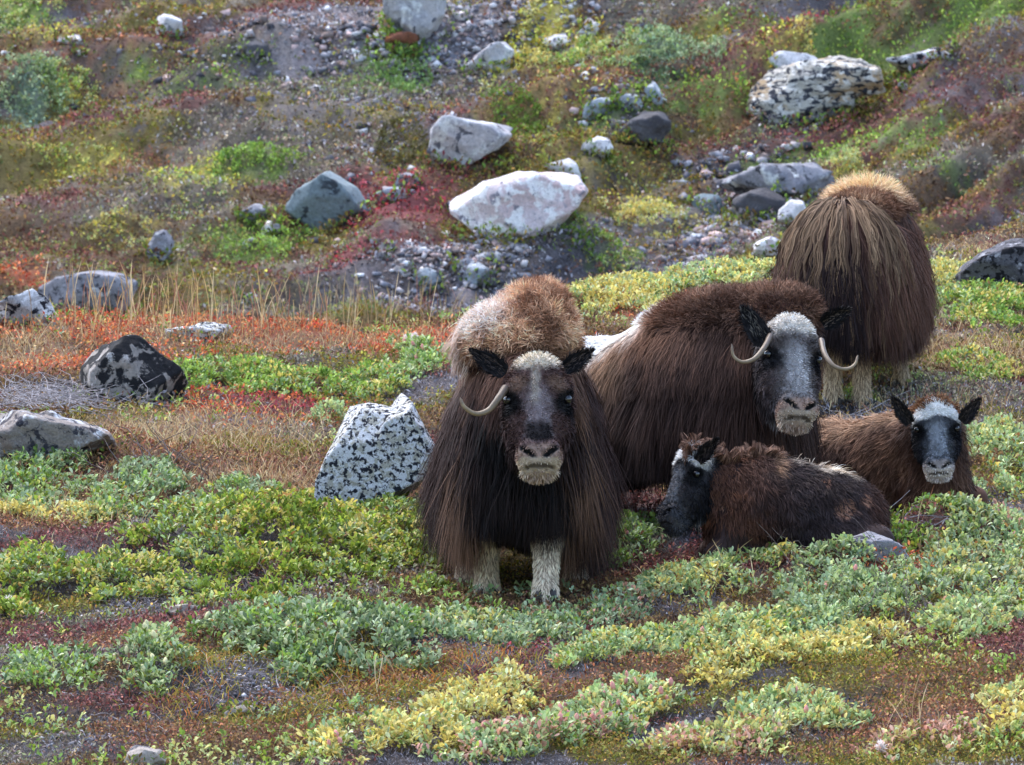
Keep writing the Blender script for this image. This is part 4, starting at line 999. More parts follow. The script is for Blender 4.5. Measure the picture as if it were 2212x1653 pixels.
# ---------------------------------------------------------------- 2: the cow behind, three-quarter view
def ox_side():
    s = Beast('musk_ox', 'broad dark brown musk ox with two thin upturned horns and a white saddle', 'musk ox', (.52, 2.25), (.80, -.60))
    g0 = s.o[2]
    s.B = [('e', (0, .34, .57), (.32, .42, .33), 0), ('e', (0, -.18, .46), (.30, .48, .29), .12), ('e', (0, -.50, .46), (.24, .24, .26), .12),
           ('e', (0, .58, .50), (.24, .24, .33), .1), ('e', (.0, .46, .75), (.18, .30, .17), .10), ('e', (-.02, .68, .77), (.15, .20, .15), .10)]
    s.wide = 1.10; s.setup_head((1716, 686, 31.52), (1736, 904, 31.28), (.38, -1, .30))
    for hx, hy, hind in ((.14, .42, 0), (-.14, .46, 0), (.14, -.42, 1), (-.14, -.46, 1)):
        ft = np.array([hx*.95, hy+.02, 0.]); w = s.o+s.X*ft[0]+s.h*ft[1]; ft[2] = float(ground(w[0], w[1]))-s.o[2]
        leg(s, (hx, hy, .5), ft, bool(hind), r=.072); s.hoof(ft)
    def col(p):
        x, y, z = p.T; c = mixc(S(28, 20, 24), S(64, 42, 38), sm(.2, .9, z)); m = sm(.02, -.02, s.fhead(p)-s.fbody(p))
        return mixc(c, face_colour(s.ph(p), ST2)*.8, m)
    s.skin(col, .0115, (-.5, -1.25, -.25), (.55, 1.2, 1.25))
    def fur(p, n):
        x, y, z = p.T; r = s.r; N = len(p)
        nn = fbm(x*6, y*6, z*4, seed=91, o=3); st = fbm(x*30, y*30, z*4, seed=92, o=3)
        top = sm(.78, .92, z+(.20 if False else 0))
        L = np.clip(z-.06+.1*(nn-.5), .05, .28); L = np.where(z > .60, .13, L); L = np.where(z > .80, .07, L)
        sad = sm(.24, .12, y)*sm(.60, .85, n[:, 2]+.15*(nn-.5)); L = np.where(sad > .5, .05, L); L = np.where(n[:, 2] < -.45, .08, L)
        t = tang([0, -.75, -1], n); d = t+n*np.where(z > .82, .7, .10)[:, None]
        g = np.where(z > .82, .1, .75)
        c = mixc(S(34, 24, 28), S(92, 68, 57), sm(.2, .85, z+.30*(nn-.5)))
        c = mixc(c, S(142, 104, 84), sm(.55, .78, st)*.45*sm(.4, .8, z))
        c = mixc(c, S(150, 108, 82), sm(.55, .2, y)*sm(.68, .8, z)*.7)
        c = mixc(c, S(160, 126, 98), .75*sm(.28, .05, y)*sm(.52, .70, z))
        c = mixc(c, S(240, 232, 222), sad)
        c = mixc(c, S(22, 18, 24), sm(.42, .2, z+.1*(nn-.5))*.8)
        return L*r.uniform(.8, 1.1, N), d, g, c, np.clip(c*1.25, 0, .9)
    coat(s, 88000, 7, fur, clump=.32, ncl=1500, width=.0024, curl=.10, weight=lambda c: np.where(c[:, 1] < -.75, .4, 1.0))
    # woolly mane standing up behind the forehead
    N = 20000; r = s.r
    def fw(p): return smin(ell(p, (-.01, .74, .885), (.17, .15, .10)), ell(p, (.0, .48, .86), (.16, .25, .11)), .1)
    V, F = sdf_mesh(fw, (-.3, .1, .7), (.3, 1.0, 1.1), .014)
    wool = mesh_np('mane', V, F, M_SKIN, s.root, col=np.repeat(S(74, 48, 42)[None], len(V), 0))
    p = sample_mesh(V, F, N, r); n = grad(fw, p); x, y, z = p.T; cl = fbm(x*14, y*14, z*14, seed=93, o=3)
    d = n*.9+np.array([0, -.3, .35])+r.normal(size=(N, 3))*.3
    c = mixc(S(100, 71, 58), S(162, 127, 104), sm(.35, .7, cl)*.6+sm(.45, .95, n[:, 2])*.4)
    pts = s.grow(p, n, r.uniform(.03, .07, N), d, np.full(N, .05), K=5, off=.004, curl=.2, clump=.35, ncl=1200, fn=fw)
    s.ribbons('fur', pts, n, .0027, c*.7, c*1.25, parent=wool, bright=.2, twist=.9)
    finish_head(s, ST2, 12000, cheek=.05, white_len=.022)
    leg_fur(s, 4000, S(60, 48, 42), S(190, 172, 150))
    s.eyes()
    s.ear((1652, 742, 31.40), (1606, 664, 31.46), .098, .03, (.1, -1, .0), roundness=.40, inner=S(110, 104, 96)); s.ear((1776, 702, 31.66), (1830, 672, 31.64), .07, .024, (-.2, -1, -.25), inner=S(120, 108, 98))
    s.horn([(1664, 725, 31.40), (1650, 752, 31.30), (1628, 776, 31.24), (1602, 782, 31.22), (1584, 768, 31.22), (1581, 744, 31.22)], .0125, .0045)
    s.horn([(1774, 735, 31.46), (1781, 764, 31.36), (1800, 790, 31.30), (1826, 798, 31.30), (1846, 788, 31.32), (1853, 768, 31.34)], .0125, .0045)
    return s

# ---------------------------------------------------------------- 3: the ox seen from behind
def ox_rear():
    g = cast(1830, 884)
    s = Beast('musk_ox', 'musk ox seen from behind with long tan streaks hanging over its dark rump', 'musk ox', (g[0]+.06, g[1]+.58), (.16, 1), z=g[2])
    s.B = [('e', (0, -.50, .65), (.250, .30, .30), 0), ('e', (.0, -.08, .60), (.272, .55, .32), .14), ('e', (0, .42, .62), (.27, .36, .33), .12),
           ('e', (0, .42, .84), (.16, .28, .18), .12), ('c', (0, .55, .75), (0, .85, .55), .20, .14, .1)]
    w0 = s.o+s.h*.98+np.array([0, 0, .62]); w1 = s.o+s.h*1.28+np.array([.0, 0, .22])
    a, b = s.l(w0), s.l(w1); Y = nrmz(b-a); Zx = np.array([0, 1, .4]); Z = nrmz(Zx-Y*np.dot(Zx, Y)); s.hp, s.H, s.hs = a, np.stack([np.cross(Y, Z), Y, Z], 1), np.linalg.norm(b-a)/.5
    for hx, hy, hind, uu, vv in ((-.17, -.52, 1, 1800, 878), (.09, -.52, 1, 1862, 886), (-.14, .32, 0, 0, 0), (.17, .32, 0, 1950, 850)):
        if uu:
            dd = 30+s.o[1]+s.h[1]*hy; w = P(uu, vv, dd)
        else: w = s.o+s.X*hx+s.h*hy
        ft = s.l(w); ft[2] = float(ground(w[0], w[1]))-s.o[2]
        leg(s, (hx*.8, hy, .5), ft, bool(hind), r=.062 if hind else .058); s.hoof(ft)
    def col(p):
        x, y, z = p.T; c = mixc(S(30, 22, 24), S(60, 42, 38), sm(.2, .9, z)); m = sm(.02, -.02, s.fhead(p)-s.fbody(p)); c = mixc(c, face_colour(s.ph(p), ST1)*.8, m)
        return mixc(c, S(140, 120, 96), sm(.02, 0, s.fleg(p))*sm(.32, .22, z)*(1-m))
    s.skin(col, .0125, (-.5, -.95, -.2), (.5, 1.55, 1.2))
    def fur(p, n):
        x, y, z = p.T; r = s.r; N = len(p)
        nn = fbm(x*6, y*6, z*3, seed=101, o=3); st = fbm(x*30, y*30, z*3, seed=102, o=3)
        L = np.clip(z-.20+.12*(nn-.5), .05, .36); L = np.where(z > .82, .26, L); L = np.where((z > .9) & (y > -.15), .09, L); L = np.where(n[:, 2] < -.45, .1, L)
        t = tang(np.stack([x*1.2, -.5*np.ones(N), -np.ones(N)], 1), n); d = t+n*np.where((z > .9) & (y > -.15), .8, .08)[:, None]
        c = mixc(S(36, 28, 32), S(98, 68, 57), sm(.25, .95, z+.3*(nn-.5)))
        c = mixc(c, S(124, 88, 68), sm(.10, .28, x)*sm(.35, .8, z)*.8)
        c = mixc(c, S(30, 26, 32), sm(.16, .05, np.abs(x+.02+.05*(nn-.5)))*sm(-.45, -.6, y)*sm(.92, .8, z)*.7)
        c = mixc(c, S(140, 108, 84), sm(.6, .75, st)*.2*sm(.2, .6, z))
        c = mixc(c, S(226, 196, 160), sm(.90, .99, z)*sm(-.45, -.1, y))
        return L*r.uniform(.8, 1.08, N), d, np.where((z > .9) & (y > -.15), .1, .9), c, c*1.2
    coat(s, 60000, 8, fur, clump=.32, ncl=1000, width=.0028, curl=.10, weight=lambda c: np.where(c[:, 1] > .35, .4, 1.0))
    # strings of pale guard hair
    r = s.r; ng = 96; per = 8
    ax = np.concatenate([r.uniform(-.24, .24, ng)])
    roots = np.stack([ax, -.42-.34*r.random(ng)+.3*np.abs(ax), np.full(ng, 1.2)], 1)
    for _ in range(14):
        dd = s.fast(roots); roots = roots-grad(s.fast, roots)*dd[:, None]
    n = grad(s.fast, roots)
    d = tang(np.stack([ax*2.6, -.6*np.ones(ng), -.75*np.ones(ng)], 1), n)+n*.1
    L = r.uniform(.42, .82, ng)*np.clip(1.0-.2*np.abs(ax), .5, 1)
    G = s.grow(roots, n, L, d, np.full(ng, 1.6), K=16, off=.030, curl=.03)
    # gentle waves
    k = np.linspace(0, 1, 17)[None, :, None]; ph_ = r.random((ng, 1, 1))*6
    G = G+np.concatenate([np.sin(k*22+ph_)*.010*k, 0*k+0*ph_, 0*k+0*ph_], 2)
    idx = np.repeat(np.arange(ng), per)
    off = r.normal(size=(len(idx), 1, 3))*np.array([.0055, .004, .003])
    tt = r.uniform(.75, 1.0, len(idx))
    pts = G[idx]+off*(1-.45*k)*1.0+np.cumsum(r.normal(size=(len(idx), 17, 3))*.0011, 1)
    n2 = n[idx]*.3+np.array([0, -1, .1])
    c = mixc(S(104, 80, 64), S(172, 142, 112), r.random(ng))[idx]
    s.ribbons('guard_hair', pts, nrmz(n2), .0042, c*.85, c*1.0, bright=.2)
    # blond wool on the hump
    N = 11000
    def fw(p): return ell(p, (.02, .26, .895), (.16, .38, .10))
    V, F = sdf_mesh(fw, (-.3, -.12, .85), (.3, .75, 1.2), .014)
    wool = mesh_np('hump_wool', V, F, M_SKIN, s.root, col=np.repeat(S(150, 112, 80)[None], len(V), 0))
    p = sample_mesh(V, F, N, r); n = grad(fw, p); cl = fbm(p[:, 0]*16, p[:, 1]*16, p[:, 2]*16, seed=103, o=3)
    d = n*.9+np.array([.1, -.15, .5])+r.normal(size=(N, 3))*.3
    c = mixc(S(148, 112, 88), S(202, 170, 138), sm(.3, .7, cl)); c = mixc(c, S(142, 106, 84), sm(.05, .14, p[:, 0]))
    pts = s.grow(p, n, r.uniform(.02, .06, N), d, np.full(N, .15), K=5, off=.004, curl=.14, clump=.4, ncl=500, fn=fw)
    s.ribbons('fur', pts, n, .003, c*.8, c*1.2, parent=wool, bright=.2, twist=.9)
    finish_head(s, ST1, 3000)
    leg_fur(s, 7000, S(96, 78, 64), S(206, 184, 154), L=.026)
    s.eyes()
    return s

# ---------------------------------------------------------------- 4: calf lying in profile
def calf_profile():
    s = Beast('musk_ox_calf', 'ragged brown calf lying in profile facing left in front of the larger oxen', 'musk ox calf', (1.11, 1.0), (-1, -.06))
    vz = lambda v, d=31.0: P(1700, v, d)[2]-s.o[2]
    zb = vz(1200)
    def Z(v): return vz(v)
    s.B = [('e', (0, -.06, Z(1105)), (.20, .32, Z(1105)-Z(1200)), 0), ('e', (0, -.24, Z(1135)), (.165, .15, .135), .08),
           ('e', (0, .10, Z(1070)), (.15, .19, .155), .08), ('e', (0, .20, Z(1125)), (.13, .13, .16), .07), ('c', (0, .14, Z(1040)), (0, .30, Z(1040)), .09, .075, .06),
           ('e', (.16, -.20, Z(1160)), (.07, .16, .08), .05), ('e', (-.16, -.20, Z(1160)), (.07, .16, .08), .05)]
    s.wide = 1.12; s.setup_head((1490, 962, 30.98), (1418, 1130, 30.86), (-.88, -.42, .40))
    for sx in (-1, 1):
        s.legs.append([((sx*.10, .22, .12), (sx*.12, .30, .04), .055, .045), ((sx*.12, .30, .04), (sx*.11, .10, .03), .042, .03)])
        s.legs.append([((sx*.18, -.36, .10), (sx*.22, -.16, .05), .06, .045), ((sx*.22, -.16, .05), (sx*.20, -.36, .03), .038, .03)])
        for yy, xx in ((.08, .11), (-.38, .20)):
            s.hoof(np.array([sx*xx, yy, .005]), sc=.7)
    def col(p):
        x, y, z = p.T; c = np.repeat(S(60, 44, 42)[None], len(p), 0); m = sm(.02, -.02, s.fhead(p)-s.fbody(p))*sm(.03, .01, s.fhead(p)); return mixc(c, face_colour(s.ph(p), ST4)*.8, m)
    s.skin(col, .0095, (-.35, -.65, -.12), (.35, .75, .6))
    zt = Z(1020)
    def fur(p, n):
        x, y, z = p.T; r = s.r; N = len(p)
        nn = fbm(x*8, y*8, z*8, seed=111, o=3); st = fbm(x*16, y*5, z*40, seed=112, o=3)
        L = .045+.02*sm(.12, .3, y)+.02*nn; L = L*np.where(s.fhead(p) < .06, .55, 1)
        L = np.where(n[:, 2] < -.4, .03, L)
        t = tang(np.stack([0*x, -.9*np.ones(N), np.where(y > .1, -.9, -.35)], 1), n); d = t+n*(.28+.35*sm(.5, .9, n[:, 2]))[:, None]
        c = mixc(S(62, 49, 48), S(106, 74, 60), sm(-.02, .24, y+.25*(nn-.5)))
        c = mixc(c, S(138, 90, 60), sm(.5, .7, st)*.5*sm(.05, .2, y))
        c = mixc(c, S(84, 74, 76), sm(.5, .7, st)*.5*sm(.1, -.05, y))
        c = mixc(c, S(92, 62, 50), sm(-.24, -.36, y)*.8)
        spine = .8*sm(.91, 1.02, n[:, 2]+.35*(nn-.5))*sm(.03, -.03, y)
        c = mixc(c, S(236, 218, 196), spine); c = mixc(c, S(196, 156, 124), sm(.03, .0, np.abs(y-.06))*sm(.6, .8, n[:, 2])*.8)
        # shed, felted wool
        for (py, pz, rr) in ((-.21, .60, .052), (-.30, .70, .03), (.27, .62, .022), (.235, .26, .022), (-.14, .9, .02)):
            q = np.sqrt((y-py)**2+(z-(zb+(zt-zb)*pz))**2)+.03*(nn-.5); c = mixc(c, S(150, 112, 92), sm(rr, rr*.7, q)*.85*(x*s.X[1] > -9)); L = np.where(q < rr, .02, L)
        return L*r.uniform(.7, 1.3, N), d, np.full(N, .35), c*.9, c*1.25
    coat(s, 30000, 5, fur, clump=.4, ncl=1700, width=.0026, off=.004, curl=.14)
    # tufted crest along the neck
    N = 2600; r = s.r; p = sample_mesh(s.V, s.F[(lambda c: (c[:, 1] > .02) & (c[:, 1] < .42) & (np.abs(c[:, 0]) < .06) & (c[:, 2] > Z(1040)))(s.V[s.F].mean(1))], N, r); n = grad(s.f, p)
    d = n*.9+np.array([0, -.45, .3])+r.normal(size=(N, 3))*.22; c = mixc(S(96, 70, 60), S(150, 118, 98), r.random(N))
    pts = s.grow(p, n, r.uniform(.04, .075, N), d, np.full(N, .0), K=5, off=.004, curl=.12, clump=.85, ncl=110)
    s.ribbons('crest', pts, n, .0036, c*.8, c*1.3)
    leg_fur(s, 1500, S(70,52,46), S(70,52,46), up=.3)
    finish_head(s, ST4, 8500, cheek=.03, white_len=.03)
    s.eyes(.022)
    s.ear((1507, 998, 30.86), (1545, 952, 30.84), .055, .02, (-.3, -1, .2), col=S(40, 34, 34))
    s.ear((1500, 990, 31.16), (1520, 955, 31.22), .05, .02, (-.9, -.3, .2), col=S(40, 34, 34))
    return s

# ---------------------------------------------------------------- 5: calf facing the camera
def calf_facing():
    s = Beast('musk_ox_calf', 'reddish calf lying low at right, dark face with a white forehead turned to the camera', 'musk ox calf', (1.50, 2.55), (.75, -.66))
    s.wide = 1.18; s.setup_head((2022, 868, 31.98), (2030, 1026, 31.86), (.0, -1, .30))
    hp = s.hp
    zt = hp[2]
    s.B = [('e', (0, -.15, .17), (.20, .38, .19), 0), ('e', (0, .14, .20), (.16, .20, .18), .08), ('e', (0, .26, .16), (.14, .15, .17), .08),
           ('c', (0, .14, .24), tuple(s.l(P(2016, 935, 32.16))), .13, .09, .08), ('c', tuple(s.l(P(2020, 930, 32.18))), tuple(s.l(P(2030, 1060, 32.22))), .10, .13, .07)]
    for sx in (-1, 1):
        s.legs.append([((sx*.10, .34, .10), (sx*.12, .50, .05), .055, .045), ((sx*.12, .50, .05), (sx*.11, .28, .03), .042, .03)])
        s.legs.append([((sx*.16, -.34, .10), (sx*.20, -.14, .05), .06, .045), ((sx*.20, -.14, .05), (sx*.19, -.34, .03), .038, .03)])
        for yy, xx in ((.26, .11), (-.36, .19)):
            s.hoof(np.array([sx*xx, yy, .005]), sc=.7)
    def col(p):
        c = np.repeat(S(90, 60, 46)[None], len(p), 0); m = sm(.02, -.02, s.fhead(p)-s.fbody(p)); return mixc(c, face_colour(s.ph(p), ST3)*.8, m)
    s.skin(col, .0095, (-.5, -.65, -.15), (.5, .95, .65))
    def fur(p, n):
        x, y, z = p.T; r = s.r; N = len(p); nn = fbm(x*8, y*8, z*8, seed=121, o=3); st = fbm(x*30, y*30, z*10, seed=122, o=3)
        d = tang([-.1, -.9, -.7], n)+n*.45
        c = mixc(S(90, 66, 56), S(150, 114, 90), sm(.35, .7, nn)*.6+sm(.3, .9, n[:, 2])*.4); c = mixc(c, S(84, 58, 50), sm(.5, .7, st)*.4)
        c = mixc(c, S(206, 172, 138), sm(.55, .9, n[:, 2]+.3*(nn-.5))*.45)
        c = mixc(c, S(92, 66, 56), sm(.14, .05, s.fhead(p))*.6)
        return (.05+.03*nn)*r.uniform(.7, 1.3, N)*np.where(s.fhead(p) < .05, .6, 1), d, np.full(N, .3), c*.85, c*1.2
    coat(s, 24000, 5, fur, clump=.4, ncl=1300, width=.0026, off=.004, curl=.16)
    N = 2600; r = s.r
    V_ = s.V[s.F].mean(1); ph = s.ph(V_); m = (ph[:, 1] < .05) & (ph[:, 1] > -.12) & (np.abs(ph[:, 0]) < .13) & (ph[:, 2] < .0) & (V_[:, 2] > hp[2]-.08)
    p = sample_mesh(s.V, s.F[m], N, r); n = grad(s.f, p)
    d = n*.5+np.array([0, -.1, .9])+r.normal(size=(N, 3))*.3; c = mixc(S(94, 62, 46), S(160, 116, 78), r.random(N))
    pts = s.grow(p, n, r.uniform(.03, .065, N), d, np.full(N, .1), K=5, off=.004, curl=.2, clump=.5, ncl=200)
    s.ribbons('topknot', pts, n, .0036, c*.8, c*1.25)
    finish_head(s, ST3, 7500, cheek=.03, white_len=.025)
    s.eyes(.022)
    s.ear((1966, 916, 31.94), (1930, 862, 31.94), .060, .020, (.1, -1, .1), col=S(44, 38, 38)); s.ear((2078, 912, 31.94), (2115, 864, 31.94), .060, .020, (-.1, -1, .1), col=S(44, 38, 38))
    return s
for fn_ in (ox_front, ox_side, ox_rear, calf_profile, calf_facing): fn_()
# ------------------------------------------------------------------ plants
def leaf_geo(base, axis, nrm, L, W, fold, simple=False):
    """arrays of leaves: base point, axis, face normal"""
    side = nrmz(np.cross(axis, nrm)); n = nrmz(np.cross(side, axis))
    N = len(base); L = L[:, None]; W = W[:, None]; f = fold
    if simple:
        V = np.stack([base, base+axis*L*.55-side*W*.5, base+axis*L, base+axis*L*.55+side*W*.5+n*W*.2], 1)
        F = np.array([[0, 3, 2, 1]])
        k = 4
    else:
        V = np.stack([base, base+axis*L*.38-side*W*.40+n*W*f, base+axis*L*.42, base+axis*L*.38+side*W*.40+n*W*f,
                      base+axis*L*.74-side*W*.44+n*W*f*.8+n*L*.02, base+axis*L*.76+n*L*.05, base+axis*L*.74+side*W*.44+n*W*f*.8+n*L*.02, base+axis*L+n*L*-.02], 1)
        F = np.array([[0, 2, 1, 1], [0, 3, 2, 2], [1, 2, 5, 4], [2, 3, 6, 5], [4, 5, 7, 7], [5, 6, 7, 7]])
        k = 8
    return V, F, k
def leaves_mesh(name, parent, base, axis, nrm, L, W, col, mat, simple=False, fold=.22):
    V, F, k = leaf_geo(base, axis, nrm, L, W, fold, simple)
    N = len(base); off = (np.arange(N)*k)[:, None, None]
    FF = (F[None]+off).reshape(-1, 4)
    if simple: FL = [FF]
    else:
        tri = FF[:, 2] == FF[:, 3]; FL = [FF[tri][:, :3], FF[~tri]]
    c = np.repeat(col, k, 0)
    return mesh_np(name, V.reshape(-1, 3), FL, mat, parent, col=np.clip(c, 0, .9))
def tubes(name, parent, paths, r0, r1, mat):
    """many thin three-sided twigs"""
    Pn = np.asarray(paths); N, K, _ = Pn.shape
    T = nrmz(np.gradient(Pn, axis=1)); A = nrmz(np.cross(T, np.array([.3, .8, .5]))); B = np.cross(T, A)
    rr = (np.linspace(1, 0, K)[None]*np.asarray(r0).reshape(-1, 1)+np.linspace(0, 1, K)[None]*r1)[..., None]
    V = np.stack([Pn+rr*(A*math.cos(t)+B*math.sin(t)) for t in (0, 2.094, 4.189)], 2).reshape(-1, 3)
    b = (np.arange(N)*K*3)[:, None]+np.arange(K-1)[None]*3
    F = np.concatenate([np.stack([b+i, b+(i+1) % 3, b+3+(i+1) % 3, b+3+i], -1).reshape(-1, 4) for i in range(3)])
    return mesh_np(name, V, F, mat, parent)
WG = [S(128,152,56), S(152,174,66), S(102,126,46), S(168,182,80), S(116,138,60), S(182,182,72)]
WB = [S(146,166,126), S(128,150,106), S(170,188,146), S(106,130,88), S(160,178,112), S(188,200,158)]
WY = [S(204,206,132), S(184,198,124), S(214,206,124), S(166,188,118), S(208,214,168), S(212,188,104)]
WM = [S(166,190,120), S(186,204,138), S(142,172,110), S(200,210,140), S(158,182,138), S(190,200,150)]
GR = [S(146,176,74), S(166,192,90), S(120,152,62), S(130,164,90)]
OR = [S(196,104,56), S(180,82,48), S(210,134,74), S(160,120,60)]
def willow(label, u, v, ru, rv, h, pal, rot=0, leaf=.027, dens=1.0, seed=0, name='willow_shrub', cat='shrub', accent=None, acc=.08, catk=0, cmat=None, simple=False, per=8, gap=.455, fluff=0, group=None, narrow=.52):
    r = np.random.default_rng(1000+seed)
    if not simple: leaf *= .86
    if not simple and v > 1240 and u > 850: rot += 7; ru *= 1.12; rv *= 1.15; gap -= .02
    if not simple: h *= .64; ru *= 1.08; rv *= 1.10
    else: h *= .42; leaf *= .72; ru *= 1.1; dens *= .8
    c, A, Ai = affine(u, v, ru, rv, rot)
    c = np.array([c[0], c[1], float(ground(c[0], c[1]))])
    root = thing(name, label, cat, tuple(c), 0, group)
    area = math.pi*abs(np.linalg.det(A))
    n = int(area/(leaf*1.15)**2*dens)
    n = min(n, 8000)
    q = r.uniform(-1.3, 1.3, (n*3, 2)); xy = q @ A.T
    wx, wy = xy[:, 0]+c[0], xy[:, 1]+c[1]
    nn = fbm(wx*5, wy*3.2, seed=200+seed, o=3); n3 = fbm(wx*11, wy*7, seed=230+seed, o=2)
    rad = np.sqrt((q**2).sum(1))+(nn-.5)*(2.4 if simple else 1.6)+(n3-.5)*.7
    keep = (rad < 1)&(n3 > gap-.08)
    xy, rad, nn, n3 = xy[keep][:n], rad[keep][:n], nn[keep][:n], n3[keep][:n]
    wx, wy = xy[:, 0]+c[0], xy[:, 1]+c[1]; n = len(xy)
    gz = ground(wx, wy)-c[2]
    top = h*np.sqrt(np.clip(1-rad*rad, .04, 1))*np.clip(.25+.9*nn+.9*(n3-.35), .15, 1.7)
    z = gz+top*np.where(r.random(n) < .30, r.uniform(.35, .8, n), r.uniform(.85, 1.12, n))+.01
    tip = np.stack([xy[:, 0], xy[:, 1], z], 1)
    # twigs from the ground to the leaf rosettes
    k = max(6, n//5) if not simple else max(3, n//12)
    i = r.choice(n, min(k, n), replace=False)
    g0 = tip[i].copy(); g0[:, :2] *= .86; g0[:, :2] += r.normal(size=(len(i), 2))*.02; g0[:, 2] = ground(g0[:, 0]+c[0], g0[:, 1]+c[1])-c[2]-.01
    t = np.linspace(0, 1, 5)[None, :, None]; path = g0[:, None]*(1-t)+tip[i][:, None]*t+r.normal(size=(len(i), 5, 3))*.006*np.sin(t*math.pi)
    path[:, :, 2] -= .01
    if not simple:
        far_ = r.random(len(i)) < .12; path[far_] += (path[far_]-path[far_][:, :1])*.45+r.normal(size=(far_.sum(), 1, 3))*.01*t
    br = tubes('branches', root, path, np.full(len(i), .0032 if not simple else .006), .0014, M_TWIG); br['kind'] = 'stuff'
    # leaves
    m = n*per; j = np.repeat(np.arange(n), per)
    th = r.random(m)*2*math.pi; el = r.uniform(.15, 1.25, m)
    axis = np.stack([np.cos(th)*np.cos(el), np.sin(th)*np.cos(el), np.sin(el)], 1)+np.stack([xy[j, 0]*.2/max(.1, abs(A[0, 0])), -.25+0*th, 0*th], 1)
    axis = nrmz(axis)
    nv = nrmz(np.cross(np.cross(axis, [0, 0, 1.]), axis)+r.normal(size=(m, 3))*.35)
    L = leaf*r.uniform(.65, 1.25, m); W = L*narrow*r.uniform(.8, 1.2, m)
    base = tip[j]+axis*.10*leaf+r.normal(size=(m, 3))*np.array([.35, .35, .4])*leaf
    pal_ = np.array(pal); ci = r.integers(0, len(pal_), n); mixj = r.random(m) < .3
    cidx = np.where(mixj, r.integers(0, len(pal_), m), ci[j]); col = pal_[cidx]
    if not simple:   # neighbouring kinds grow through each other
        mixp = np.array(WM+WB+WG); away = (fbm(wx*4+9, wy*2.4, seed=260+seed, o=3)[j] > .54)&(r.random(m) < .6)
        col = np.where(away[:, None], mixp[r.integers(0, len(mixp), m)], col)
        dead = r.random(m) < .05; col = np.where(dead[:, None], np.array([S(150,104,66), S(120,84,64), S(170,130,80)])[r.integers(0, 3, m)], col)
    if accent is not None:
        ac = np.array(accent); hot = (n3[j] > .66-.12*acc)&(r.random(m) < .35+acc)|(r.random(m) < acc*.8); col = np.where(hot[:, None], ac[r.integers(0, len(ac), m)], col)
    col = col*r.uniform(.58, 1.18, (m, 1))*np.exp(r.normal(size=n)*.16)[j][:, None]
    leaves_mesh('foliage', root, base, axis, nv, L, W, col, M_LEAF, simple=simple)
    if catk:
        up = r.choice(n, catk, replace=False, p=(lambda w: w/w.sum())((top/h.__float__())**2+.01))
        proto = None
        for a in up:
            s_ = leaf*r.uniform(.75, 1.15)
            if proto is None:
                tt = np.linspace(0, 1, 9); pr = np.sin(np.clip(tt*1.05, 0, 1)*math.pi)**.5*.27+.02
                V = []; F = []
                for ii, (t_, p_) in enumerate(zip(tt, pr)):
                    for jj in range(8):
                        a_ = jj/8*2*math.pi+ii*.4; rr_ = p_*(1+.22*((ii+jj) % 2)); V.append((rr_*math.cos(a_), rr_*math.sin(a_), t_*1.25))
                F = [[ii*8+jj, ii*8+(jj+1) % 8, (ii+1)*8+(jj+1) % 8, (ii+1)*8+jj] for ii in range(8) for jj in range(8)]
                proto = mesh_np('catkin', np.array(V), np.array(F), cmat or M_CATKIN, root); o = proto
            else:
                o = proto.copy(); COL.objects.link(o); o.parent = root
            o.location = tip[a]+np.array([0, 0, leaf*.35]); o.scale = (s_, s_, s_); o.rotation_euler = (r.normal()*.25, r.normal()*.25, r.random()*6)
    for a in range(fluff):
        p = tip[r.integers(0, n)]; N = 260
        d = nrmz(r.normal(size=(N, 3))); b = p+np.array([0, 0, .02])+d*.008*r.random((N, 1))*np.array([1, 1, 2.0])
        leaves_mesh('seed_fluff', root, b, nrmz(d+[0, 0, .3]), nrmz(r.normal(size=(N, 3))), r.uniform(.008, .022, N), np.full(N, .004), np.repeat(S(238,228,222)[None], N, 0), M_FLUFFV, simple=True)
    return root
M_FLUFFV = attr_mat('fluff', .9, .1, .3)
Y_ = [S(222,204,112), S(208,188,100), S(228,214,136)]
G_ = [S(118,140,70)]
P_ = [S(206,150,130), S(214,170,146)]
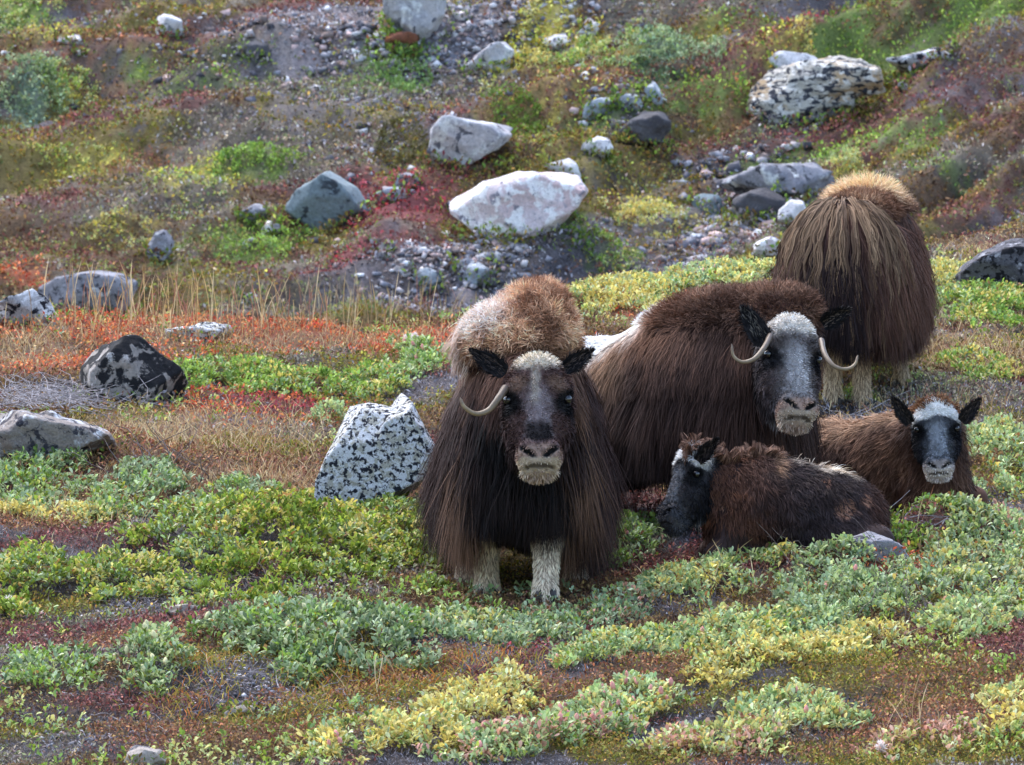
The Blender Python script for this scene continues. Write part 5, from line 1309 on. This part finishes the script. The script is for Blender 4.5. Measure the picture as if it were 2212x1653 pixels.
# foreground shrubs, one by one
near_sh = [
 ('large bright green willow mat on the left with dark soil under its edge', 610,1165,270,88,.17,WG,2,.030,1.0,dict(accent=Y_,acc=.04)),
 ('bright green willow hugging the left flank of the front ox', 850,1150,110,50,.13,WG,-3,.029,.9,dict(accent=Y_,acc=.05)),
 ('grey-green willow mound with pale catkins before the front hooves', 690,1362,250,54,.15,WB,2,.031,1.0,dict(accent=GR,acc=.1,catk=26,cmat=M_CATKINY)),
 ('grey-green willow trailing right from the mound with pale catkins', 1010,1385,230,30,.08,WB,-4,.029,.9,dict(accent=WY,acc=.1,catk=10,cmat=M_CATKINY)),
 ('small round grey-green willow with cream catkins at lower left', 330,1440,66,40,.15,WB,0,.032,1.0,dict(accent=WM,acc=.2,catk=9,cmat=M_CATKINY)),
 ('sprawling grey-green willow sprigs at the far left foreground', 110,1465,100,32,.09,WB,0,.030,.7,dict(accent=GR,acc=.2)),
 ('bright green willow at the left edge below the grey twigs', 60,1275,100,50,.15,WG,0,.031,.9,dict(accent=Y_,acc=.05,fluff=1)),
 ('green willow sprigs between the left edge shrub and the large mat', 250,1245,110,34,.10,WG,4,.029,.8,dict(accent=Y_,acc=.1)),
 ('blue-green willow at the left edge below the weathered boulder', 60,1070,110,40,.13,WB,0,.031,.9,dict(accent=GR,acc=.12)),
 ('blue-green willow with black bare branches left of the lichened standing rock', 310,1085,130,40,.14,WB,0,.030,.8,dict(accent=GR,acc=.1)),
 ('blue-green sprigs in front of the standing rock foot', 520,1085,90,24,.10,WB,0,.028,.7,dict(accent=GR,acc=.1)),
 ('yellowing willow twigs in the rusty heath at left', 100,1120,130,20,.08,WY,-3,.027,.7,dict(accent=Y_,acc=.4)),
 ('bright green willow strip right of the black-topped rock', 560,835,200,24,.12,GR,-3,.030,.9,dict(accent=Y_,acc=.06)),
 ('green willow tuft against the right foot of the black-topped rock', 400,835,50,18,.10,GR,0,.028,.9,dict()),
 ('green willow with pink catkins and white fluff beside the pale wool hump', 900,800,70,34,.16,WM,0,.029,.9,dict(accent=GR,acc=.2,catk=8,fluff=3)),
 ('green willow sprigs behind the top of the standing rock', 800,845,100,22,.12,GR,0,.028,.8,dict(accent=Y_,acc=.1)),
 ('willow tuft left of the standing rock with one pink catkin', 712,915,30,16,.12,WM,0,.027,.8,dict(catk=1)),
 ('yellow willow thicket on the crest left of the middle ox hump', 1330,640,120,22,.11,WY,3,.030,1.0,dict(accent=Y_,acc=.45)),
 ('pale yellow-green willow on the crest above the middle ox back', 1540,622,160,20,.12,WM,4,.031,.9,dict(accent=Y_,acc=.3,catk=3)),
 ('yellow and green willow low on the crest between the two large oxen', 1420,690,90,20,.10,WY,0,.028,.8,dict(accent=Y_,acc=.3)),
 ('fresh green willow at the right edge below the dark crest rock', 2130,690,110,34,.13,GR,3,.031,1.0,dict(accent=Y_,acc=.08)),
 ('yellow willow sprigs at the left foot of the dark crest rock', 2045,620,60,26,.14,WY,0,.030,.8,dict(accent=Y_,acc=.3)),
 ('green sprigs between the rear ox and the right edge', 2110,805,90,26,.09,GR,0,.028,.5,dict(accent=Y_,acc=.3)),
 ('pale willow sprigs above the right ear of the facing calf', 2170,985,60,60,.12,WM,0,.029,.6,dict(accent=Y_,acc=.1)),
 ('low green sprigs under the hooves of the rear ox', 1840,868,70,14,.05,GR,0,.024,.4,dict(accent=Y_,acc=.3)),
 ('pale green willow screening the muzzle of the facing calf', 2030,1078,90,14,.10,WB,0,.028,.8,dict(accent=WM,acc=.3)),
 ('green willow on the hummock in front of the rump of the lying calf', 1830,1160,90,18,.13,WG,0,.027,.9,dict(accent=GR,acc=.3)),
 ('tall green willow sprig against the flank of the lying calf', 1668,1168,20,9,.22,WG,0,.025,1.3,dict()),
 ('green willow right of the hummock at the tail of the lying calf', 1990,1160,100,26,.10,WG,0,.029,.8,dict(accent=GR,acc=.3)),
 ('green willow between the front ox and the lying calf', 1370,1180,75,26,.12,WB,0,.029,1.0,dict(accent=GR,acc=.3,catk=2)),
 ('green and yellow willow below the chin of the lying calf', 1560,1250,120,36,.12,WM,4,.029,.8,dict(accent=Y_,acc=.15)),
 ('dark grey-green twiggy willow right of the front hooves', 1330,1330,70,26,.10,WB,0,.027,.6,dict(accent=P_,acc=.08)),
 ('grey-green willow mound on the right slope', 1800,1320,130,50,.14,WB,8,.029,.9,dict(accent=WM,acc=.3,catk=3)),
 ('grey-green and yellow willow running up to the right edge', 2080,1250,150,56,.15,WB,18,.031,.8,dict(accent=WY,acc=.35)),
 ('pale leafy willow at the right edge of the orange heath', 2190,1180,60,50,.15,WM,10,.030,.7,dict(accent=P_,acc=.05)),
 ('long pale green willow band across the middle right', 1560,1400,260,34,.11,WM,2,.029,1.0,dict(accent=Y_,acc=.2,catk=5)),
 ('yellow fringe of the willow band above the olive heath', 1760,1430,260,22,.09,WY,6,.028,.9,dict(accent=Y_,acc=.45)),
 ('yellow-green willow band climbing to the right edge', 2110,1360,140,34,.13,WY,16,.031,.9,dict(accent=WM,acc=.4)),
 ('pale green willow at the left end of the long band', 1330,1420,110,30,.11,WM,6,.028,.8,dict(accent=Y_,acc=.1)),
 ('pale yellow willow sprigs in the rusty heath below the centre', 1000,1560,140,36,.11,WY,10,.029,.8,dict(accent=Y_,acc=.35)),
 ('yellow and cream willow in the bottom centre', 830,1615,190,30,.11,WY,4,.030,.8,dict(accent=Y_,acc=.4,catk=3)),
 ('pale willow with many rose pink catkins at bottom centre', 1330,1555,150,34,.13,WM,0,.031,1.0,dict(accent=Y_,acc=.1,catk=30)),
 ('pale green willow with pink catkins along the bottom edge', 1130,1625,180,28,.12,WM,0,.031,1.0,dict(accent=P_,acc=.1,catk=18)),
 ('pale green willow in the middle of the olive heath at lower right', 1720,1560,120,34,.11,WM,0,.030,.9,dict(accent=Y_,acc=.2,catk=4)),
 ('cream and yellow willow at the bottom right of centre', 1560,1620,180,28,.10,WY,0,.029,.8,dict(accent=P_,acc=.15)),
 ('yellow willow sprigs in the bottom right corner', 2180,1560,60,40,.10,WY,0,.030,.6,dict(accent=Y_,acc=.4)),
 ('pinkish yellow sprigs in rusty heath near the bottom right', 1990,1620,110,20,.07,WY,0,.028,.5,dict(accent=P_,acc=.4,fluff=1)),
 ('small green willow by the right front hoof of the front ox', 1200,1345,110,10,.04,WB,0,.025,.8,dict(accent=P_,acc=.05)),
]
for k, (lb, u, v, ru, rv, h, pal, rot, leaf, dens, kw) in enumerate(near_sh):
    willow(lb, u, v, ru, rv, h, pal, rot, leaf, dens, seed=k, **kw)
far_sh = [
 ('yellow-green bush in the top left corner', 50,58,90,26,.22,GR,dict(accent=WY,acc=.5)),
 ('blue-green bush at the left edge of the hillside', 68,208,78,28,.28,WB,dict()),
 ('lime green bush right of the blue-green one', 160,200,60,20,.24,WY,dict(accent=GR,acc=.5)),
 ('bright yellow bush sloping at the top centre', 1150,118,100,24,.25,WY,dict(accent=Y_,acc=.5,rot=22)),
 ('yellow bush around the white stones right of the sloping one', 1275,130,105,26,.22,WY,dict(accent=GR,acc=.3,rot=12)),
 ('large blue-green bush at upper centre right', 1450,118,105,26,.30,WB,dict(rot=-6)),
 ('small blue-green bush below the yellow one', 1340,150,70,18,.2,WB,dict(accent=GR,acc=.3)),
 ('dark green bush under the large blue-green bush', 1420,165,90,18,.2,[S(84,104,74),S(96,118,88)],dict()),
 ('grass green bush left of centre at the top', 870,203,80,26,.24,[S(124,156,84),S(146,176,104),S(110,140,84)],dict()),
 ('green bush right of the pale grey boulder', 1100,258,55,26,.25,[S(108,134,56),S(124,150,60)],dict()),
 ('olive brown bush left of the pale grey boulder', 870,348,52,32,.3,[S(98,96,52),S(82,78,48),S(112,100,58)],dict()),
 ('fresh green sprigs on the left hillside', 520,346,105,15,.14,GR,dict()),
 ('yellow-green sprigs below the fresh green ones', 420,400,60,40,.10,WY,dict(accent=GR,acc=.4,dens=.4)),
 ('yellow autumn sprigs on the far left', 240,505,75,13,.12,WY,dict(accent=Y_,acc=.5,dens=.6)),
 ('fresh green leaves behind the crest left of centre', 560,568,85,22,.16,GR,dict(dens=.6)),
 ('yellow willow bush above the crest right of the front ox', 1390,478,95,22,.24,WY,dict(accent=Y_,acc=.3,rot=4)),
 ('green willow bush left below the yellow one', 1260,530,100,16,.18,GR,dict(accent=WY,acc=.2)),
 ('yellow bush behind the blond hump of the rear ox', 1828,358,42,20,.2,WY,dict()),
 ('yellow tuft on top of the lichen outcrop', 1735,108,36,12,.15,WY,dict(accent=Y_,acc=.4)),
 ('yellow sprigs low on the left hillside', 180,375,90,12,.12,WY,dict(accent=GR,acc=.3,dens=.5)),
]
for k, (lb, u, v, ru, rv, h, pal, kw) in enumerate(far_sh):
    kw = dict(kw); rot = kw.pop('rot', 0); dens = kw.pop('dens', 1.0)
    willow(lb, u, v, ru, rv, h, pal, rot, .040, dens, seed=100+k, simple=True, per=6, name='bush', cat='bush', gap=.42, narrow=.6, **kw)

# heath, moss and grass: too many plants to count
def scatter(n, d0, d1, seed, half=2.4, pw=2.0):
    r = np.random.default_rng(seed)
    # even density over the picture: more plants per square metre close by
    u = r.random(n); y = 1/((1-u)/d0+u/d1)-30 if pw == 2.0 else d0+u*(d1-d0)-30
    x = (r.random(n)*2-1)*np.where(r.random(n) < .80, half, 4.6)*(y+30)/30
    return x, y, r
def carpet(name, label, types, n, d0, d1, seed, size, hgt, cols=None, aspect=.5):
    x, y, r = scatter(n, d0, d1, seed)
    t = cover(x, y, r.random(n)); ok = np.isin(t, [TYPES.index(q) for q in types])
    x, y, t = x[ok], y[ok], t[ok]; n = len(x)
    if not n: return
    tex = fbm(x*16, y*10, seed=300+seed, o=3)
    z = ground(x, y)+hgt*r.random(n)*(.3+1.6*np.clip(tex-.3, 0, 1))
    L = size*r.uniform(.6, 1.5, n)*(y+30)/ (30 if d1 < 60 else 60)
    th = r.random(n)*2*math.pi; el = r.uniform(.0, 1.2, n)
    ax = np.stack([np.cos(th)*np.cos(el), np.sin(th)*np.cos(el), np.sin(el)], 1)
    nv = nrmz(np.cross(np.cross(ax, [0, 0, 1.]), ax)+r.normal(size=(n, 3))*.5)
    c = PALA[t, r.integers(0, 9, n)]*np.exp(r.normal(size=(n, 1))*.38)*(.6+.8*tex[:, None])
    o = leaves_mesh(name, None, np.stack([x, y, z], 1), ax, nv, L, L*aspect, c*(1.15 if d1 < 60 else 1.18), M_HEATH, simple=True)
    tag(o, label, 'ground cover', kind='stuff'); return o
KN = 1.2
carpet('heath', 'rusty, olive and maroon dwarf heath carpeting the foreground', ['rust', 'olive', 'maroon', 'brown', 'base', 'green', 'yellow', 'blue'], int(560000*KN), 24.8, 44, 1, .0150, .050)
carpet('orange_heath', 'orange and scarlet autumn heath on the crest and slope', ['orange', 'red'], int(420000*KN), 24.8, 44, 2, .0155, .055)
carpet('litter', 'grey dead twigs, moss and crumbs of soil on bare ground', ['grey', 'dark', 'gravel'], int(330000*KN), 24.8, 44, 3, .019, .020, aspect=.22)
carpet('straw_litter', 'short bleached straw and dry stems lying on the slope', ['straw'], int(360000*KN), 24.8, 44, 4, .017, .04, aspect=.16)
carpet('hillside_heath', 'dull green, brown and maroon heath covering the hillside', ['rust', 'olive', 'maroon', 'brown', 'base'], int(520000*KN), 48, 88, 5, .032, .08)
carpet('hillside_shrubs', 'brighter green, yellow and red plants of the hillside', ['green', 'yellow', 'blue', 'red', 'orange', 'straw'], int(430000*KN), 48, 88, 6, .031, .09)
carpet('hillside_gravel', 'grey lichen crust and fine gravel of the hillside', ['grey', 'dark', 'gravel'], int(300000*KN), 48, 88, 7, .030, .04)

def sprigs(name, label, n, d0, d1, seed, leaf, hgt, pals, keep, per=7, simple=False, ex=()):
    """loose sprigs of ground willow between the bigger shrubs"""
    x, y, r = scatter(n, d0, d1, seed)
    a = fbm(x*1.6, np.where(y > 16, contour(x, y), y)*.9, seed=400+seed, o=4); b = fbm(x*.9+7, y*.5, seed=410+seed, o=3)
    t = cover(x, y, r.random(n)); names = np.array(TYPES)[t]
    ok = (a > keep) & ~np.isin(names, list(ex)); x, y, a, b = x[ok], y[ok], a[ok], b[ok]; n = len(x)
    z = ground(x, y)+hgt*r.uniform(.2, 1, n)
    m = n*per; j = np.repeat(np.arange(n), per); th = r.random(m)*2*math.pi; el = r.uniform(.1, 1.25, m)
    ax = nrmz(np.stack([np.cos(th)*np.cos(el), np.sin(th)*np.cos(el)-.15, np.sin(el)], 1))
    nv = nrmz(np.cross(np.cross(ax, [0, 0, 1.]), ax)+r.normal(size=(m, 3))*.35)
    L = leaf*r.uniform(.6, 1.2, m)*np.where(y[j] > 16, 1, 1)
    P_all = np.array(pals); k = len(P_all); pi = np.clip(((b-.25)*2*k).astype(int)+r.integers(-1, 2, n), 0, k-1)
    col = P_all[pi[j], r.integers(0, P_all.shape[1], m)]*r.uniform(.7, 1.2, (m, 1))
    base = np.stack([x[j], y[j], z[j]], 1)+r.normal(size=(m, 3))*leaf*.4
    o = leaves_mesh(name, None, base, ax, nv, L, L*.52, col, M_LEAF, simple=simple)
    tag(o, label, 'ground cover', kind='stuff'); return o
sprigs('ground_willow', 'loose sprigs of creeping willow scattered through the foreground heath', 13000, 24.8, 43, 11, .023, .05, [WB[:4], WM[:4], GR, WG[:4], WY[:4]], .555, ex=('dark', 'straw', 'maroon', 'rust', 'grey'))
sprigs('hillside_sprigs', 'small leafy plants dotted over the hillside', 30000, 48, 88, 12, .030, .10, [[S(110,128,76), S(128,144,92), S(96,112,70), S(140,150,90)], [S(124,140,70), S(150,158,80), S(104,122,64), S(166,164,84)], [S(140,120,80), S(122,100,70), S(150,134,90), S(108,98,64)], [S(120,76,62), S(140,90,70), S(104,74,60), S(128,104,76)]], .48, simple=True, per=6)

def grass(name, label, spots, n, h0, h1, seed, w=.0016, cols=(S(196,164,112), S(172,140,100), S(214,190,146), S(160,110,90)), lean=.25, K=5):
    r = np.random.default_rng(seed); pts = []; tot = sum(q[4] for q in spots)
    for (u, v, ru, rv, wt) in spots:
        c, A, Ai = affine(u, v, ru, rv, 0); m = int(n*wt/tot); q = r.normal(size=(m, 2))*.55; pts.append(c[:2]+q @ A.T)
    xy = np.vstack(pts); N = len(xy); z = ground(xy[:, 0], xy[:, 1])
    b = np.stack([xy[:, 0], xy[:, 1], z], 1); H = r.uniform(h0, h1, N)
    d = np.stack([r.normal(size=N)*lean, r.normal(size=N)*lean, np.ones(N)], 1); bend = np.stack([r.normal(size=N)*lean, r.normal(size=N)*lean, -.1*np.ones(N)], 1)
    t = np.linspace(0, 1, K)[None, :, None]; path = b[:, None]+(d[:, None]*t+bend[:, None]*t**2.2)*H[:, None, None]
    T = nrmz(np.gradient(path, axis=1)); ang = r.random(N)*math.pi
    sd_ = nrmz(np.stack([np.cos(ang)*.7+.5, np.sin(ang)*.6, 0*ang], 1))[:, None]*np.ones((1, K, 1))
    prof = np.interp(np.linspace(0, 1, K), [0, .6, .78, .9, 1], [1, .7, 1.3, 1.1, .2])[None, :, None]*w
    V = np.stack([path-sd_*prof, path+sd_*prof], 2).reshape(-1, 3)
    col = np.array(cols)[r.integers(0, len(cols), N)]*r.uniform(.75, 1.2, (N, 1)); col = np.repeat(col, K*2, 0)
    bb = (np.arange(N)*K*2)[:, None]+np.arange(K-1)[None]*2
    F = np.stack([bb, bb+1, bb+3, bb+2], -1).reshape(-1, 4)
    o = mesh_np(name, V, F, M_HEATH, col=np.clip(col, 0, .9)); tag(o, label, 'grass', kind='stuff'); return o
grass('dry_grass', 'tall thin straw stalks along the crest at left', [(420,710,300,20,3),(750,690,200,18,2.6),(200,690,160,20,1),(950,690,60,16,.8),(640,730,300,20,1.5)], 340, .12, .36, 1, w=.0023, lean=.12)
grass('dry_grass', 'short straw-coloured grass among the orange heath', [(450,740,420,30,2),(450,960,330,60,4),(600,1050,300,30,1.5),(820,1085,150,12,1),(120,1100,200,60,1.2),(900,740,150,30,.8),(60,760,100,40,.6)], 5200, .03, .11, 2, w=.0015, lean=.35)
grass('dry_grass', 'pale dry grass on the right side of the bench', [(2100,760,160,70,2),(1960,640,200,40,1.2),(2060,880,200,60,1),(1880,950,160,40,.8),(1450,700,200,30,.6),(2120,560,100,20,1)], 2600, .03, .10, 3, w=.0016, lean=.3)
grass('meadow_grass', 'yellow-green grass tufts in the rusty heath of the foreground', [(880,1490,250,30,2),(400,1520,120,30,.8),(1050,1430,200,20,.8),(700,1560,250,20,.8),(1600,1350,300,60,.6),(450,1440,80,20,.5)], 1500, .025, .07, 4, cols=(S(178,164,62), S(140,140,56), S(190,150,80), S(200,120,60)), lean=.5)
grass('dry_grass', 'few reddish straw stalks between the front ox and the lying calf', [(1350,1170,40,10,1)], 26, .06, .14, 5, w=.0019, cols=(S(196,140,116), S(186,160,120)), lean=.12)
grass('dry_grass', 'single bent stalks in the middle and right foreground', [(1560,1250,120,40,1),(1920,1180,120,30,1),(2060,1560,150,60,1),(780,1500,120,40,1)], 60, .08, .20, 6, w=.0017, lean=.3)

def deadwood(name, label, u, v, ru, rv, n, L0, L1, r0, seed, mat=None, up=.35, lift=0):
    r = np.random.default_rng(seed); c, A, Ai = affine(u, v, ru, rv, 0); c[2] = float(ground(c[0], c[1]))
    q = r.normal(size=(n, 2))*.5; xy = q @ A.T; K = 7; paths = []
    for i in range(n):
        a = r.random()*6.28; L = r.uniform(L0, L1); p = np.array([xy[i, 0], xy[i, 1]]); h = 0; row = []; e = r.uniform(0, up)
        for k in range(K):
            row.append([p[0], p[1], float(ground(p[0]+c[0], p[1]+c[1]))-c[2]+.008+max(h, 0)+lift])
            a += r.normal()*.45; p = p+np.array([math.cos(a), math.sin(a)])*L/K; h += L/K*(e+r.normal()*.25)
        paths.append(row)
    o = tubes(name, None, paths, r.uniform(.6, 1.2, n)*r0, r0*.35, mat or M_DEAD); o.location = c
    tag(o, label, 'dead twigs', kind='stuff'); return o
deadwood('dead_twigs', 'tangle of bleached grey twigs on the weathered boulder at left', 180,880,190,36,170,.12,.4,.0028,1)
deadwood('dead_twigs', 'bleached grey twigs over the hummock before the lying calf', 1850,1185,150,20,90,.10,.34,.0028,2)
deadwood('dead_twigs', 'grey twigs lying behind the calves under the rear ox', 1880,930,150,34,70,.12,.4,.0026,3)
deadwood('dead_twigs', 'dark bare twigs under the edge of the large green willow mat', 520,1280,340,26,190,.08,.28,.0026,4, mat=M_TWIG)
deadwood('dead_twigs', 'black crooked branches standing in the straw at left', 370,1040,150,20,26,.15,.35,.0042,5, mat=M_TWIG, up=.9)
deadwood('dead_twigs', 'grey crooked twigs scattered over the lower foreground', 560,1480,420,90,160,.06,.22,.0020,6)
deadwood('dead_twigs', 'dark thin twigs rising from the right hand willows', 1950,1310,300,90,110,.10,.32,.0024,7, mat=M_TWIG, up=1.0)
deadwood('dead_twigs', 'mat of grey twigs draped over the top of the weathered boulder', 100,915,120,26,190,.10,.34,.0026,8, lift=.10)

def fringe():
    """heath and leaves growing up against the foot of every rock"""
    r = np.random.default_rng(77); X = []; Y = []; Sz = []
    for (x, y, W, Dp) in ROCKS:
        n = int(260*np.clip(W/.5, .4, 2.2)); a = r.uniform(math.pi*.95, math.pi*2.05, n); k = r.uniform(.86, 1.22, n)
        X.append(x+np.cos(a)*W*.5*k); Y.append(y+np.sin(a)*Dp*.55*k); Sz.append(np.full(n, .020 if y < 16 else .040))
    x, y, sz = map(np.concatenate, (X, Y, Sz)); n = len(x); t = cover(x, y, r.random(n))
    t = np.where(r.random(n) < .35, TYPES.index('green'), t)
    z = ground(x, y)+sz*r.random(n)*3.0
    th = r.random(n)*2*math.pi; el = r.uniform(.1, 1.3, n); ax = np.stack([np.cos(th)*np.cos(el), np.sin(th)*np.cos(el), np.sin(el)], 1)
    nv = nrmz(np.cross(np.cross(ax, [0, 0, 1.]), ax)+r.normal(size=(n, 3))*.5)
    c = PALA[t, r.integers(0, 9, n)]*np.exp(r.normal(size=(n, 1))*.3)
    L = sz*r.uniform(.7, 1.5, n)
    o = leaves_mesh('heath_fringe', None, np.stack([x, y, z], 1), ax, nv, L, L*.5, c*1.15, M_HEATH, simple=True)
    tag(o, 'tufts of heath and leaves crowding the feet of the rocks', 'ground cover', kind='stuff')
fringe()
